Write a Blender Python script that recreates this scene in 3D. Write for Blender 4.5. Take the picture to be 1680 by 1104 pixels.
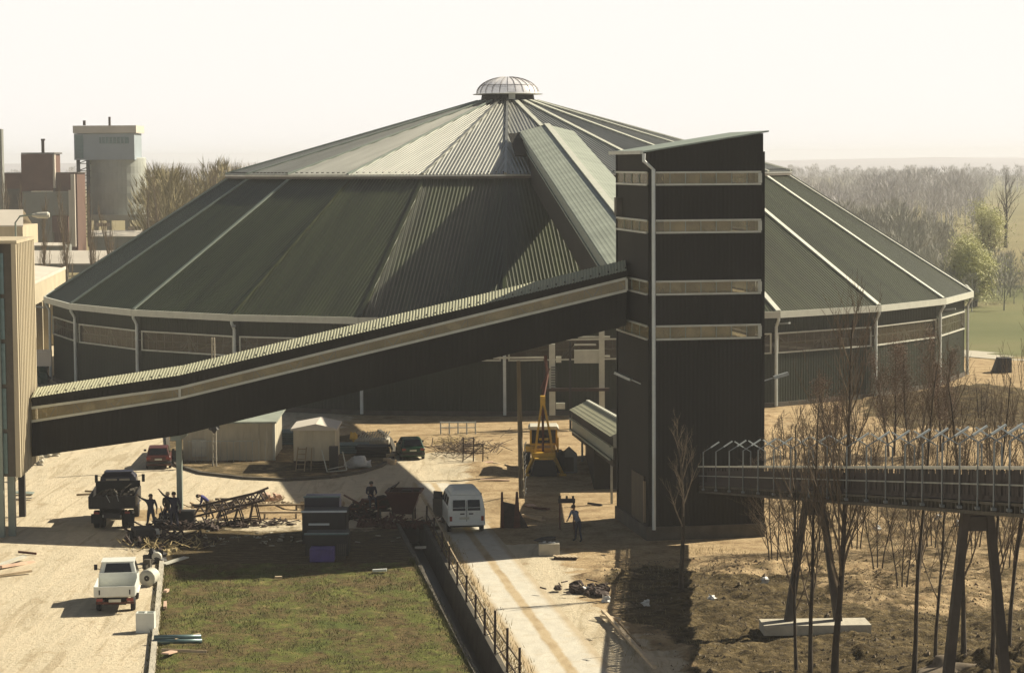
import bpy, bmesh, math, random
from math import sin, cos, tan, pi, radians, sqrt, atan2, floor, hypot
from mathutils import Vector, Matrix, noise
random.seed(7)
for _o in list(bpy.data.objects): bpy.data.objects.remove(_o)
S = bpy.context.scene
COL = S.collection

# ------------------------------------------------------------------ camera
CAMH, FPX, PITCH, ROLL = 17.4, 3837.4, .0749, .0062
_fw = Vector((0, cos(PITCH), -sin(PITCH)))
_up0 = Vector((0, sin(PITCH), cos(PITCH)))
_rt = Vector((1, 0, 0))*cos(ROLL) - _up0*sin(ROLL)
_up = _up0*cos(ROLL) + Vector((1, 0, 0))*sin(ROLL)
cam = bpy.data.cameras.new('camera'); camo = bpy.data.objects.new('camera', cam); COL.objects.link(camo)
camo.matrix_world = Matrix(((_rt.x, _up.x, -_fw.x, 0), (_rt.y, _up.y, -_fw.y, 0), (_rt.z, _up.z, -_fw.z, CAMH), (0, 0, 0, 1)))
cam.sensor_width = 36; cam.lens = FPX/1680*36; cam.clip_start = .5; cam.clip_end = 20000
S.camera = camo
CP = Vector((0, 0, CAMH))
def ray(x, y): return _fw + _rt*((x-840)/FPX) - _up*((y-552)/FPX)
def G(x, y, z=0.0):                      # photo measurement -> point at height z
    d = ray(x, y); return CP + d*((z-CAMH)/d.z)
def AY(x, y, Y):                         # photo measurement -> point at distance Y
    d = ray(x, y); return CP + d*(Y/d.y)

# ------------------------------------------------------------------ light
SUN = Vector((19.8, 9.7, 17.6)).normalized()
w = bpy.data.worlds.new('World'); S.world = w; w.use_nodes = True
nt = w.node_tree; nt.nodes.clear()
sky = nt.nodes.new('ShaderNodeTexSky'); sky.sky_type = 'NISHITA'; sky.sun_disc = False
sky.sun_elevation = math.asin(SUN.z); sky.sun_rotation = atan2(SUN.x, SUN.y)
sky.altitude = 0; sky.air_density = 1.0; sky.dust_density = 1.5; sky.ozone_density = .6
EXPO = .92; SKYS = .10
tintn = nt.nodes.new('ShaderNodeMix'); tintn.data_type = 'RGBA'; tintn.blend_type = 'MULTIPLY'; tintn.inputs[0].default_value = 1
tintn.inputs[7].default_value = (.36, .31, .25, 1)
tcw = nt.nodes.new('ShaderNodeTexCoord'); sxyz = nt.nodes.new('ShaderNodeSeparateXYZ'); mr = nt.nodes.new('ShaderNodeMapRange'); mr.interpolation_type = 'SMOOTHSTEP'
mr.inputs['From Min'].default_value = .075; mr.inputs['From Max'].default_value = .20; mr.inputs['To Min'].default_value = 1; mr.inputs['To Max'].default_value = .0
hzm = nt.nodes.new('ShaderNodeMix'); hzm.data_type = 'RGBA'; _k = 1/(SKYS*2**EXPO); hzm.inputs[7].default_value = (1.03*_k, .99*_k, .94*_k, 1)   # thick bright haze low in the sky
bg = nt.nodes.new('ShaderNodeBackground'); bg.inputs[1].default_value = SKYS
wo = nt.nodes.new('ShaderNodeOutputWorld')
nt.links.new(tcw.outputs['Generated'], sxyz.inputs[0]); nt.links.new(sxyz.outputs['Z'], mr.inputs['Value']); nt.links.new(mr.outputs[0], hzm.inputs[0])
nt.links.new(sky.outputs[0], tintn.inputs[6]); nt.links.new(tintn.outputs[2], hzm.inputs[6]); nt.links.new(hzm.outputs[2], bg.inputs[0]); nt.links.new(bg.outputs[0], wo.inputs[0])
sl = bpy.data.lights.new('sun', 'SUN'); sl.energy = 4.7; sl.angle = radians(.5); sl.color = (1, .90, .70)
so = bpy.data.objects.new('sun', sl); COL.objects.link(so); so.rotation_euler = SUN.to_track_quat('Z', 'Y').to_euler(); so.location = (60, 60, 80)
vs = S.view_settings; vs.view_transform = 'Standard'; vs.look = 'None'; vs.exposure = EXPO; vs.gamma = 1

# ------------------------------------------------------------------ materials
def mat(name, col, rough=.7, metal=0, var=.12, scale=1.5, bump=0, bscale=8, spec=.5, trans=0, col2=None, alpha=1, emis=None, stretch=None, detail=4, rnd=False):
    m = bpy.data.materials.new(name); m.use_nodes = True; t = m.node_tree; n = t.nodes; L = t.links
    p = n['Principled BSDF']; p.inputs['Roughness'].default_value = rough; p.inputs['Metallic'].default_value = metal
    p.inputs['Specular IOR Level'].default_value = spec
    p.inputs['Alpha'].default_value = alpha
    tc = n.new('ShaderNodeTexCoord'); src = tc.outputs['Object']
    if stretch:
        mp = n.new('ShaderNodeMapping'); mp.inputs['Scale'].default_value = stretch; L.new(src, mp.inputs[0]); src = mp.outputs[0]
    if rnd:      # every copy of a sheet gets its own stains
        oi = n.new('ShaderNodeObjectInfo'); ml = n.new('ShaderNodeMath'); ml.operation = 'MULTIPLY'; ml.inputs[1].default_value = 80; L.new(oi.outputs['Random'], ml.inputs[0])
        ad = n.new('ShaderNodeVectorMath'); ad.operation = 'ADD'; L.new(src, ad.inputs[0]); L.new(ml.outputs[0], ad.inputs[1]); src = ad.outputs[0]
    nz = n.new('ShaderNodeTexNoise'); nz.inputs['Scale'].default_value = scale; nz.inputs['Detail'].default_value = detail; nz.inputs['Roughness'].default_value = .65
    L.new(src, nz.inputs['Vector'])
    cr = n.new('ShaderNodeValToRGB')
    a = col; b = col2 if col2 else tuple(min(1, c*(1+var)) for c in col)
    if not col2: a = tuple(c*(1-var) for c in col)
    cr.color_ramp.elements[0].position = .32; cr.color_ramp.elements[1].position = .68
    cr.color_ramp.elements[0].color = (*a, 1); cr.color_ramp.elements[1].color = (*b, 1)
    L.new(nz.outputs['Fac'], cr.inputs[0]); L.new(cr.outputs[0], p.inputs['Base Color'])
    if bump:
        n2 = n.new('ShaderNodeTexNoise'); n2.inputs['Scale'].default_value = bscale; n2.inputs['Detail'].default_value = 6
        L.new(src, n2.inputs['Vector'])
        bp = n.new('ShaderNodeBump'); bp.inputs['Strength'].default_value = min(1, bump); bp.inputs['Distance'].default_value = .1*max(1, bump)
        L.new(n2.outputs['Fac'], bp.inputs['Height']); L.new(bp.outputs[0], p.inputs['Normal'])
    return m
M = {}
M['clad'] = mat('dark_cladding', (.013, .0122, .0088), .68, spec=.2, var=.32, scale=.45, stretch=(1, 1, .25))
M['cladg'] = mat('green_cladding', (.018, .023, .012), .6, spec=.25, var=.28, scale=.5, stretch=(1, 1, .25))
M['roofg'] = mat('green_roof_sheet', (.031, .038, .0165), .28, var=.34, scale=.8, spec=.55, stretch=(1.3, .16, .16), rnd=True)
M['roofup'] = mat('upper_roof_sheet', (.34, .345, .315), .35, metal=.68, var=.16, scale=.8, spec=.8, stretch=(1.3, .16, .16), rnd=True)  # silver metal base stands in for sun glare on the green sheets
M['roofl'] = mat('pale_roof_sheet', (.27, .30, .25), .5, var=.18, scale=.5, spec=.6)
M['trim'] = mat('pale_trim', (.47, .48, .42), .5, var=.10, scale=2)
M['trimw'] = mat('white_pipe', (.52, .56, .55), .45, var=.08, scale=2)
M['trimd'] = mat('grey_green_trim', (.22, .26, .225), .5, var=.1)
M['pane'] = mat('tinted_pane', (.045, .036, .020), .22, var=.25, scale=.6, spec=.5, alpha=.65)
M['panel'] = mat('tower_pane', (.30, .25, .135), .25, var=.45, scale=.9, spec=.5, alpha=.6)
M['inner'] = mat('inside_plaster', (.62, .52, .30), .9, var=.25, scale=.7)
M['dglass'] = mat('dark_glass', (.012, .013, .016), .12, var=.1, spec=.6)
M['conc'] = mat('concrete', (.27, .245, .20), .9, var=.22, scale=1.3, bump=.3, bscale=9)
M['concl'] = mat('pale_concrete', (.40, .37, .30), .88, var=.15, scale=1.6, bump=.3, bscale=7)
M['concd'] = mat('dirty_concrete', (.075, .066, .05), .9, var=.3, scale=1.2, bump=.3)
M['lantern'] = mat('lantern_glass', (.90, .88, .92), .3, var=.06, scale=.8, spec=.6, alpha=.5)
M['frame'] = mat('lantern_rib', (.10, .09, .095), .5)
M['cream'] = mat('cream_sheet', (.44, .38, .27), .6, var=.14, scale=1.2, stretch=(1, 1, .15))
M['shade'] = mat('brown_grey_sheet', (.075, .065, .05), .6, var=.2)
M['white'] = mat('white_paint', (.66, .68, .64), .35, var=.06, scale=3, spec=.5)
M['whited'] = mat('dusty_white_paint', (.50, .49, .42), .5, var=.12, scale=4)
M['black'] = mat('black_rubber', (.012, .012, .012), .8, var=.2)
M['dark'] = mat('dark_steel', (.012, .011, .011), .6, var=.3, scale=3)
M['blued'] = mat('dark_blue_paint', (.008, .008, .024), .45, var=.2, scale=2)
M['redd'] = mat('dark_red_paint', (.065, .013, .010), .4, var=.15, scale=2)
M['green'] = mat('green_paint', (.006, .045, .020), .35, var=.12, scale=2)
M['rust'] = mat('rusty_steel', (.085, .028, .016), .8, var=.4, scale=5)
M['rustd'] = mat('dark_rusty_steel', (.036, .020, .014), .8, var=.4, scale=5)
M['yellow'] = mat('yellow_paint', (.62, .38, .045), .5, var=.22, scale=3)
M['amber'] = mat('red_lamp', (.22, .015, .010), .3)
M['plate'] = mat('plate_white', (.5, .5, .42), .5)
M['wood'] = mat('weathered_wood', (.26, .20, .125), .85, var=.3, scale=3, stretch=(1, 1, .2))
M['woodl'] = mat('fresh_timber', (.50, .40, .27), .8, var=.2, scale=3)
M['pinkw'] = mat('pink_board', (.52, .36, .27), .8, var=.15, scale=3)
M['steel'] = mat('galvanised_steel', (.30, .32, .31), .4, metal=.5, var=.15, scale=3)
M['teal'] = mat('blue_grey_steel', (.10, .16, .165), .35, metal=.3, var=.2, scale=3)
M['purple'] = mat('violet_sheet', (.07, .045, .20), .5, var=.25, scale=3)
M['plastic'] = mat('white_plastic_film', (.55, .56, .55), .4, var=.1, scale=4, bump=.6, bscale=6)
M['skin'] = mat('skin', (.30, .17, .11), .6)
M['hair'] = mat('hair', (.018, .013, .010), .7)
M['navy'] = mat('navy_cloth', (.022, .024, .045), .9, var=.3)
M['bluec'] = mat('blue_cloth', (.030, .028, .14), .9, var=.2)
M['lblue'] = mat('dimmed_blue_cloth', (.12, .15, .21), .9, var=.15)  # blue dimmed so the shirt colour carries the tower shade
M['khaki'] = mat('dark_khaki_cloth', (.045, .036, .025), .9, var=.2)
M['bark'] = mat('dark_bark', (.050, .038, .026), .95, var=.35, scale=4)
M['barkl'] = mat('pale_bark', (.16, .125, .085), .95, var=.3, scale=4)
M['barkg'] = mat('grey_bark', (.13, .115, .095), .95, var=.3, scale=.3)
M['twig'] = mat('twig', (.095, .066, .042), .95, var=.3, scale=2)
M['twigb'] = mat('brown_twig', (.135, .10, .066), .95, var=.35, scale=2)
M['bud'] = mat('russet_bud', (.14, .085, .055), .9, var=.4, scale=3)
M['willow'] = mat('spring_leaf', (.52, .52, .28), .9, var=.3, scale=.4)
M['moss'] = mat('forest_floor', (.07, .075, .035), .95, var=.35, scale=.05)
M['brick'] = mat('red_brick', (.11, .058, .042), .9, var=.18, scale=.25)
M['block'] = mat('grey_block_wall', (.19, .20, .185), .9, var=.12, scale=.2)
M['siloc'] = mat('silo_concrete', (.34, .36, .335), .9, var=.14, scale=.25, stretch=(1, 1, .6))
M['bluep'] = mat('blue_grey_panel', (.27, .32, .36), .6, var=.08, scale=.3)
M['roofw'] = mat('pale_flat_roof', (.50, .46, .40), .8, var=.08, scale=.3)
M['ochre'] = mat('ochre_render', (.40, .35, .25), .85, var=.12, scale=.5)
M['water'] = mat('ditch_water', (.014, .013, .010), .3, var=.3, scale=.5)
M['tuft'] = mat('grass_blade', (.12, .115, .04), .9, var=.5, scale=.6)
M['panelb'] = mat('dark_slat_panel', (.026, .018, .018), .7, var=.3, scale=2, stretch=(1, 6, .1))
M['postm'] = mat('bridge_post_steel', (.17, .19, .20), .45, metal=.3, var=.15, scale=3)  # darker bluish steel: shade on the posts put into the colour
M['pierm'] = mat('dark_pier_concrete', (.055, .046, .038), .9, var=.25, scale=1.5)
M['shedw'] = mat('dusty_shed_sheet', (.44, .40, .30), .75, var=.14, scale=1.2, stretch=(1, 1, .3))
M['roofo'] = mat('olive_cream_sheet', (.34, .34, .235), .6, var=.1, scale=.8)
M['poleg'] = mat('grey_pole_wood', (.15, .125, .08), .9, var=.25, scale=3, stretch=(1, 1, .15))
M['doorb'] = mat('brown_door', (.055, .040, .018), .7, var=.25)
M['hillm'] = mat('hazy_hill_woods', (.34, .34, .39), .95, var=.1, scale=.004)  # pale bluish colour carries the haze of the distance
M['straw'] = mat('dry_grass', (.30, .235, .115), .95, var=.35, scale=2)

# ------------------------------------------------------------------ mesh builder
class MB:
    def __init__(s): s.v = []; s.f = []; s.mi = []; s.cur = 0
    def add(s, vs_, fs):
        o = len(s.v); s.v += [tuple(v) for v in vs_]; s.f += [tuple(o+i for i in f) for f in fs]; s.mi += [s.cur]*len(fs)
    def hexa(s, p):       # 8 points: bottom 4 (ccw), top 4
        s.add(p, [(3, 2, 1, 0), (4, 5, 6, 7), (0, 1, 5, 4), (1, 2, 6, 5), (2, 3, 7, 6), (3, 0, 4, 7)])
    def box(s, c, d, rz=0, rx=0, ry=0):
        R = Matrix.Rotation(rz, 3, 'Z') @ Matrix.Rotation(ry, 3, 'Y') @ Matrix.Rotation(rx, 3, 'X')
        c = Vector(c); h = Vector(d)/2
        s.hexa([c + R @ Vector((sx*h.x, sy*h.y, sz*h.z)) for sz in (-1, 1) for sx, sy in ((-1, -1), (1, -1), (1, 1), (-1, 1))])
    def bar(s, a, b, w_, h_=None, up=(0, 0, 1)):
        a = Vector(a); b = Vector(b); h_ = h_ or w_; d = (b-a).normalized(); u = Vector(up)
        if abs(d.dot(u)) > .98: u = Vector((0, 1, 0))
        x = d.cross(u).normalized(); z = x.cross(d)
        q = [x*(-w_/2)-z*h_/2, x*w_/2-z*h_/2, x*w_/2+z*h_/2, x*(-w_/2)+z*h_/2]
        s.add([a+k for k in q]+[b+k for k in q], [(0, 1, 2, 3), (7, 6, 5, 4), (0, 4, 5, 1), (1, 5, 6, 2), (2, 6, 7, 3), (3, 7, 4, 0)])
    def tube(s, pts, r, n=8, cap=True):
        pts = [Vector(p) for p in pts]; rs = r if isinstance(r, (list, tuple)) else [r]*len(pts)
        o = len(s.v); ref = Vector((.31, .17, .94))
        for i, p in enumerate(pts):
            d = (pts[min(i+1, len(pts)-1)] - pts[max(i-1, 0)]).normalized()
            if abs(d.dot(ref)) > .97: ref = Vector((1, 0, 0))
            x = d.cross(ref).normalized(); y = d.cross(x)
            for k in range(n): a = 2*pi*k/n; s.v.append(tuple(p + x*(rs[i]*cos(a)) + y*(rs[i]*sin(a))))
        for i in range(len(pts)-1):
            for k in range(n):
                k2 = (k+1) % n; s.f.append((o+i*n+k, o+i*n+k2, o+(i+1)*n+k2, o+(i+1)*n+k)); s.mi.append(s.cur)
        if cap:
            s.f.append(tuple(o+k for k in range(n))); s.f.append(tuple(o+(len(pts)-1)*n+k for k in reversed(range(n)))); s.mi += [s.cur]*2
    def disc(s, c, r0, z0, r1, z1, n=32):   # frustum without caps
        c = Vector(c); o = len(s.v)
        for r, z in ((r0, z0), (r1, z1)):
            for k in range(n): a = 2*pi*k/n; s.v.append((c.x+r*cos(a), c.y+r*sin(a), c.z+z))
        for k in range(n): s.f.append((o+k, o+(k+1) % n, o+n+(k+1) % n, o+n+k)); s.mi.append(s.cur)
    def lathe(s, c, prof, n=32, axis='Z'):
        o = len(s.v); c = Vector(c)
        for r, z in prof:
            for k in range(n):
                a = 2*pi*k/n; p = Vector((r*cos(a), r*sin(a), z))
                if axis == 'X': p = Vector((z, r*cos(a), r*sin(a)))
                if axis == 'Y': p = Vector((r*cos(a), z, r*sin(a)))
                s.v.append(tuple(c+p))
        for i in range(len(prof)-1):
            for k in range(n): k2 = (k+1) % n; s.f.append((o+i*n+k, o+i*n+k2, o+(i+1)*n+k2, o+(i+1)*n+k)); s.mi.append(s.cur)
    def prism(s, poly, axis, a, b):   # extrude 2D polygon along axis ('X': poly=(y,z); 'Y': (x,z); 'Z': (x,y))
        f = {'X': lambda p, t: (t, p[0], p[1]), 'Y': lambda p, t: (p[0], t, p[1]), 'Z': lambda p, t: (p[0], p[1], t)}[axis]
        n = len(poly)
        s.add([f(p, a) for p in poly]+[f(p, b) for p in poly], [tuple(range(n)), tuple(reversed(range(n, 2*n)))]+[(i, n+i, n+(i+1) % n, (i+1) % n) for i in range(n)])
    def loft(s, secs, cap=True):
        n = len(secs[0]); o = len(s.v)
        for q in secs: s.v += [tuple(p) for p in q]
        for i in range(len(secs)-1):
            for k in range(n): k2 = (k+1) % n; s.f.append((o+i*n+k, o+i*n+k2, o+(i+1)*n+k2, o+(i+1)*n+k)); s.mi.append(s.cur)
        if cap: s.f.append(tuple(o+k for k in range(n))); s.f.append(tuple(o+(len(secs)-1)*n+k for k in reversed(range(n)))); s.mi += [s.cur]*2
    def quad(s, *p): s.add(p, [tuple(range(len(p)))])
    def blob(s, c, r, seed=0, n=7, m=5, amp=.35):
        c = Vector(c); r = Vector(r) if hasattr(r, '__len__') else Vector((r, r, r)); o = len(s.v)
        for i in range(m+1):
            t = pi*i/m
            for k in range(n):
                a = 2*pi*k/n; d = Vector((sin(t)*cos(a), sin(t)*sin(a), cos(t)))
                q = 1+amp*noise.noise(d*1.7+Vector((seed*3.1, seed*1.7, 0)))*2
                s.v.append((c.x+d.x*r.x*q, c.y+d.y*r.y*q, c.z+d.z*r.z*q))
        for i in range(m):
            for k in range(n): k2 = (k+1) % n; s.f.append((o+i*n+k, o+(i+1)*n+k, o+(i+1)*n+k2, o+i*n+k2)); s.mi.append(s.cur)
    def shift(s, d): d = Vector(d); s.v = [(v[0]-d.x, v[1]-d.y, v[2]-d.z) for v in s.v]; return s
    def mesh(s, name, mats, smooth=False):
        me = bpy.data.meshes.new(name); me.from_pydata(s.v, [], s.f)
        for m_ in (mats if isinstance(mats, (list, tuple)) else [mats]): me.materials.append(m_)
        if any(s.mi): me.polygons.foreach_set('material_index', s.mi)
        if smooth: me.polygons.foreach_set('use_smooth', [True]*len(s.f))
        me.update(); return me
    def build(s, name, mats, parent=None, smooth=False, bevel=0):
        if parent is not None and parent.get('_w'):
            s.shift(Vector(parent['_w']))
        o = bpy.data.objects.new(name, s.mesh(name, mats, smooth)); COL.objects.link(o)
        if parent:
            o.parent = parent
            if parent.get('_w'): o['_w'] = list(parent['_w'])
        if bevel: md = o.modifiers.new('bevel', 'BEVEL'); md.width = bevel; md.segments = 2; md.limit_method = 'ANGLE'
        return o
def tag(o, label=None, cat=None, group=None, kind=None):
    if label: o['label'] = label
    if cat: o['category'] = cat
    if group: o['group'] = group
    if kind: o['kind'] = kind
    return o
def thing(name, label, cat, loc=(0, 0, 0), rz=0, group=None, world=False):
    o = bpy.data.objects.new(name, None); COL.objects.link(o); o.location = loc; o.rotation_euler.z = rz; o.empty_display_size = .3
    tag(o, label, cat, group)
    if world: WORLD[o.name] = Vector(loc); o['_w'] = list(loc)
    return o
WORLD = {}
def sub(parent, mb, name, mats, smooth=False, bevel=0, w=None):  # sub-part in the coordinates of the thing
    if w is not None: mb.shift(w)
    o = bpy.data.objects.new(name, mb.mesh(name, mats, smooth)); COL.objects.link(o); o.parent = parent
    return o
def single(mb, name, mats, label, cat, loc, group=None, smooth=False, local=False, rz=0, kind=None):
    if not local: mb.shift(loc)
    o = bpy.data.objects.new(name, mb.mesh(name, mats, smooth)); COL.objects.link(o); o.location = loc; o.rotation_euler.z = rz
    return tag(o, label, cat, group, kind)
def copy_tree(o, parent=None):
    c = o.copy(); COL.objects.link(c)
    if parent is not None: c.parent = parent
    for ch in list(o.children): copy_tree(ch, c)
    return c
def sstep(a, b, x): t = max(0, min(1, (x-a)/(b-a))); return t*t*(3-2*t)
def fbm(x, y, s=1, o=4): return noise.fractal(Vector((x*s, y*s, 3.3)), 1.0, 2.0, o)
# ================================================================== GROUND
def LIN(p, q): return lambda y: p[0]+(q[0]-p[0])*(y-p[1])/(q[1]-p[1])
dL = LIN((-5.5, 111.7), (-1.3, 79.2)); dR = LIN((-4.35, 111.5), (-.45, 79.2))     # ditch edges
rL = LIN((-2.16, 99.6), (.47, 78.6)); rR = LIN((.21, 101.4), (3.46, 78.5))        # concrete road edges
gL = LIN((-15.3, 100.8), (-12.4, 79.0))                                            # kerb of the lawn
DCX, DCY, DR = -.233, 196.9, 38.07
def hgt(x, y):
    if hypot(x-DCX, y-DCY) < DR+2.5: return 0
    m = sstep(4.2, 7, x)*(1-sstep(99, 103, y))
    h = m*(.26*fbm(x, y*1.5, .35)+.13*fbm(x+9, y*1.4, 1.1)+.08*fbm(x, y, 2.7)+.05*fbm(x+5, y, 6.5))
    m2 = sstep(13, 16, x)*sstep(100, 108, y)*(1-sstep(190, 215, y))*sstep(DR+2.5, DR+7, hypot(x-DCX, y-DCY))
    h += m2*(.5*fbm(x, y, .16)+.28*fbm(x, y*1.3, .6)+.10*fbm(x, y, 2.0)+.25)
    d = hypot((x-31)/8, (y-160)/4); h += 1.5*max(0, 1-d*d)*sstep(DR+2.5, DR+6, hypot(x-DCX, y-DCY))
    m3 = sstep(3.2, 3.9, x-(y-101)*-.142*0-0)*(1-sstep(101, 105, y))*(1-sstep(4.2, 7, x)); h += m3*.10*fbm(x, y, 1.5)
    for (cx, cy, rx, ry, hh) in ((2.0, 103.6, 1.9, 1.1, .18), (3.9, 96.8, 1.8, 1.4, .38), (-.2, 118, 2.2, 2.6, .28), (-1.7, 131, 2.4, 3.5, .35), (-12.5, 116.5, 2.2, 1.5, .3), (17, 78, 4, 4, .9)):
        d = hypot((x-cx)/rx, (y-cy)/ry)
        if d < 1: h += hh*(1-d*d)**2*(1+.6*fbm(x, y, 1.6))
    return h
def ground_mat(name, kind):
    m = bpy.data.materials.new(name); m.use_nodes = True; t = m.node_tree; n = t.nodes; L = t.links; p = n['Principled BSDF']
    p.inputs['Roughness'].default_value = .95; p.inputs['Specular IOR Level'].default_value = .15
    geo = n.new('ShaderNodeNewGeometry'); pos = geo.outputs['Position']
    def nz(sc, det=5, st=None, rough=.6, dist=0):
        x = n.new('ShaderNodeTexNoise'); x.inputs['Scale'].default_value = sc; x.inputs['Detail'].default_value = det; x.inputs['Roughness'].default_value = rough; x.inputs['Distortion'].default_value = dist
        if st: mp = n.new('ShaderNodeMapping'); mp.inputs['Scale'].default_value = st[:3]; mp.inputs['Rotation'].default_value = (0, 0, st[3] if len(st) > 3 else 0); L.new(pos, mp.inputs[0]); L.new(mp.outputs[0], x.inputs['Vector'])
        else: L.new(pos, x.inputs['Vector'])
        return x.outputs['Fac']
    def ramp(f, *st):
        r = n.new('ShaderNodeValToRGB'); e = r.color_ramp.elements
        while len(e) < len(st): e.new(.5)
        for i, (q, c) in enumerate(st): e[i].position = q; e[i].color = (*c, 1) if hasattr(c, '__len__') else (c, c, c, 1)
        L.new(f, r.inputs[0]); return r.outputs[0]
    def mix(f, a, b, bt='MIX'):
        x = n.new('ShaderNodeMix'); x.data_type = 'RGBA'; x.blend_type = bt
        if isinstance(f, (int, float)): x.inputs[0].default_value = f
        else: L.new(f, x.inputs[0])
        L.new(a, x.inputs[6]); L.new(b, x.inputs[7]); return x.outputs[2]
    def attr(nm):
        a = n.new('ShaderNodeAttribute'); a.attribute_name = nm; return a
    def mul(a, b, op='MULTIPLY'):
        x = n.new('ShaderNodeMath'); x.operation = op; x.use_clamp = True
        for i, q in enumerate((a, b)):
            if isinstance(q, (int, float)): x.inputs[i].default_value = q
            else: L.new(q, x.inputs[i])
        return x.outputs[0]
    if kind == 'earth':
        pale = ramp(nz(.9, 6, (1, .55, 1)), (.3, (.46, .395, .285)), (.55, (.52, .455, .335)), (.75, (.37, .305, .20)))
        trk = ramp(nz(1.1, 3, (1.0, .10, 1, -.12), dist=1.2), (.44, 0), (.60, 1)); 
        paleB = ramp(nz(3, 4), (.3, (.64, .56, .42)), (.7, (.50, .42, .295)))
        pale = mix(mul(trk, .75), pale, paleB)
        rut = ramp(nz(1.3, 4, (1.0, .10, 1, -.25), dist=1.3), (.52, 0), (.62, 1)); pale = mix(mul(rut, .45), pale, ramp(nz(2), (.3, (.25, .19, .11)), (.7, (.33, .26, .16))))
        stn = ramp(nz(.35, 6, rough=.75), (.60, 0), (.70, 1)); pale = mix(mul(stn, .35), pale, ramp(nz(2), (.3, (.22, .165, .10)), (.7, (.30, .235, .14))))
        sand = ramp(nz(.8, 7, rough=.7), (.28, (.145, .088, .044)), (.42, (.31, .225, .125)), (.6, (.44, .335, .20)), (.75, (.34, .25, .145)))
        sand = mix(mul(ramp(nz(5, 4), (.5, 0), (.66, 1)), .5), sand, ramp(nz(2), (.3, (.11, .065, .035)), (.7, (.17, .11, .06))))
        mud = ramp(nz(1.9, 8, (.7, 2.0, 1), rough=.78), (.34, (.020, .014, .008)), (.46, (.062, .045, .022)), (.56, (.115, .086, .040)), (.68, (.21, .155, .082)))
        spk = ramp(nz(9, 3), (.62, 0), (.68, 1)); mud = mix(mul(spk, .45), mud, ramp(nz(1), (.3, (.30, .25, .17)), (.7, (.40, .36, .28))))
        A = attr('mask'); sp = n.new('ShaderNodeSeparateColor'); L.new(A.outputs['Color'], sp.inputs[0])
        j = mul(nz(1.3, 6, rough=.7), .9); j2 = mul(nz(.7, 6, rough=.7), .9)
        a = ramp(mul(mul(sp.outputs[0], .6), j, 'ADD'), (.52, 0), (.68, 1)); b = ramp(mul(mul(sp.outputs[1], .6), j2, 'ADD'), (.60, 0), (.78, 1))
        col = mix(b, mix(a, pale, sand), mud)
        fld = ramp(nz(.02, 5), (.35, (.10, .115, .05)), (.55, (.15, .155, .07)), (.7, (.19, .165, .09))); col = mix(sp.outputs[2], col, fld)
        bs, bd = 5, .09
    elif kind == 'grass':
        g1 = ramp(nz(1.1, 7, rough=.75), (.32, (.050, .034, .014)), (.42, (.095, .090, .030)), (.54, (.125, .145, .034)), (.66, (.26, .21, .085)))
        br = ramp(nz(.6, 7, (1, .6, 1), rough=.8), (.45, 0), (.55, 1)); col = mix(mul(br, .92), g1, ramp(nz(3, 5), (.3, (.060, .036, .018)), (.7, (.19, .14, .065))))
        gr = ramp(nz(.35, 4, dist=.5), (.56, 0), (.68, 1)); col = mix(mul(gr, .6), col, ramp(nz(3), (.3, (.055, .085, .020)), (.7, (.09, .125, .03))))
        bs, bd = 9, .14
    elif kind == 'road':
        A = attr('mask'); sp = n.new('ShaderNodeSeparateColor'); L.new(A.outputs['Color'], sp.inputs[0])
        wob = mul(mul(nz(.5, 5), .16), -.08, 'ADD')
        u = mul(sp.outputs[0], mul(nz(.8, 5, rough=.7), .10), 'ADD')
        lanes = ramp(u, (.12, 0), (.20, 1), (.47, 1), (.52, 0), (.62, 0), (.66, 1), (.90, 1), (.99, .25))
        conc_ = ramp(nz(2.2, 6, (1, .4, 1)), (.3, (.46, .435, .375)), (.7, (.56, .53, .455)))
        sandr = ramp(nz(1.5, 6, (1, .35, 1)), (.3, (.30, .225, .13)), (.55, (.43, .345, .225)), (.7, (.36, .28, .17)))
        col = mix(mul(lanes, ramp(nz(1.7, 5), (.25, .55), (.5, 1))), sandr, conc_)
        bs, bd = 10, .02
    L.new(col, p.inputs['Base Color'])
    bm_ = n.new('ShaderNodeBump'); bm_.inputs['Strength'].default_value = 1; bm_.inputs['Distance'].default_value = bd
    L.new(nz(bs, 7, rough=.7), bm_.inputs['Height']); L.new(bm_.outputs[0], p.inputs['Normal'])
    return m
GM = {k: ground_mat(k+'_surface', k) for k in ('earth', 'grass', 'road')}
def patch(mb, cols, xl, xr, y0, y1, nx, ny, hf, mask):
    o = len(mb.v)
    for j in range(ny+1):
        y = y0+(y1-y0)*j/ny; a, b = xl(y), xr(y)
        for i in range(nx+1):
            x = a+(b-a)*i/nx; mb.v.append((x, y, hf(x, y))); cols.append(mask(x, y, i/nx))
    for j in range(ny):
        for i in range(nx):
            q = o+j*(nx+1)+i; mb.f.append((q, q+1, q+nx+2, q+nx+1)); mb.mi.append(0)
def surf(name, mb, cols, m, smooth=True):
    me = mb.mesh(name, m, smooth); ca = me.color_attributes.new('mask', 'FLOAT_COLOR', 'POINT')
    ca.data.foreach_set('color', [c for q in cols for c in (*q, 1)])
    o = bpy.data.objects.new(name, me); COL.objects.link(o); o['kind'] = 'structure'; return o
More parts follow.
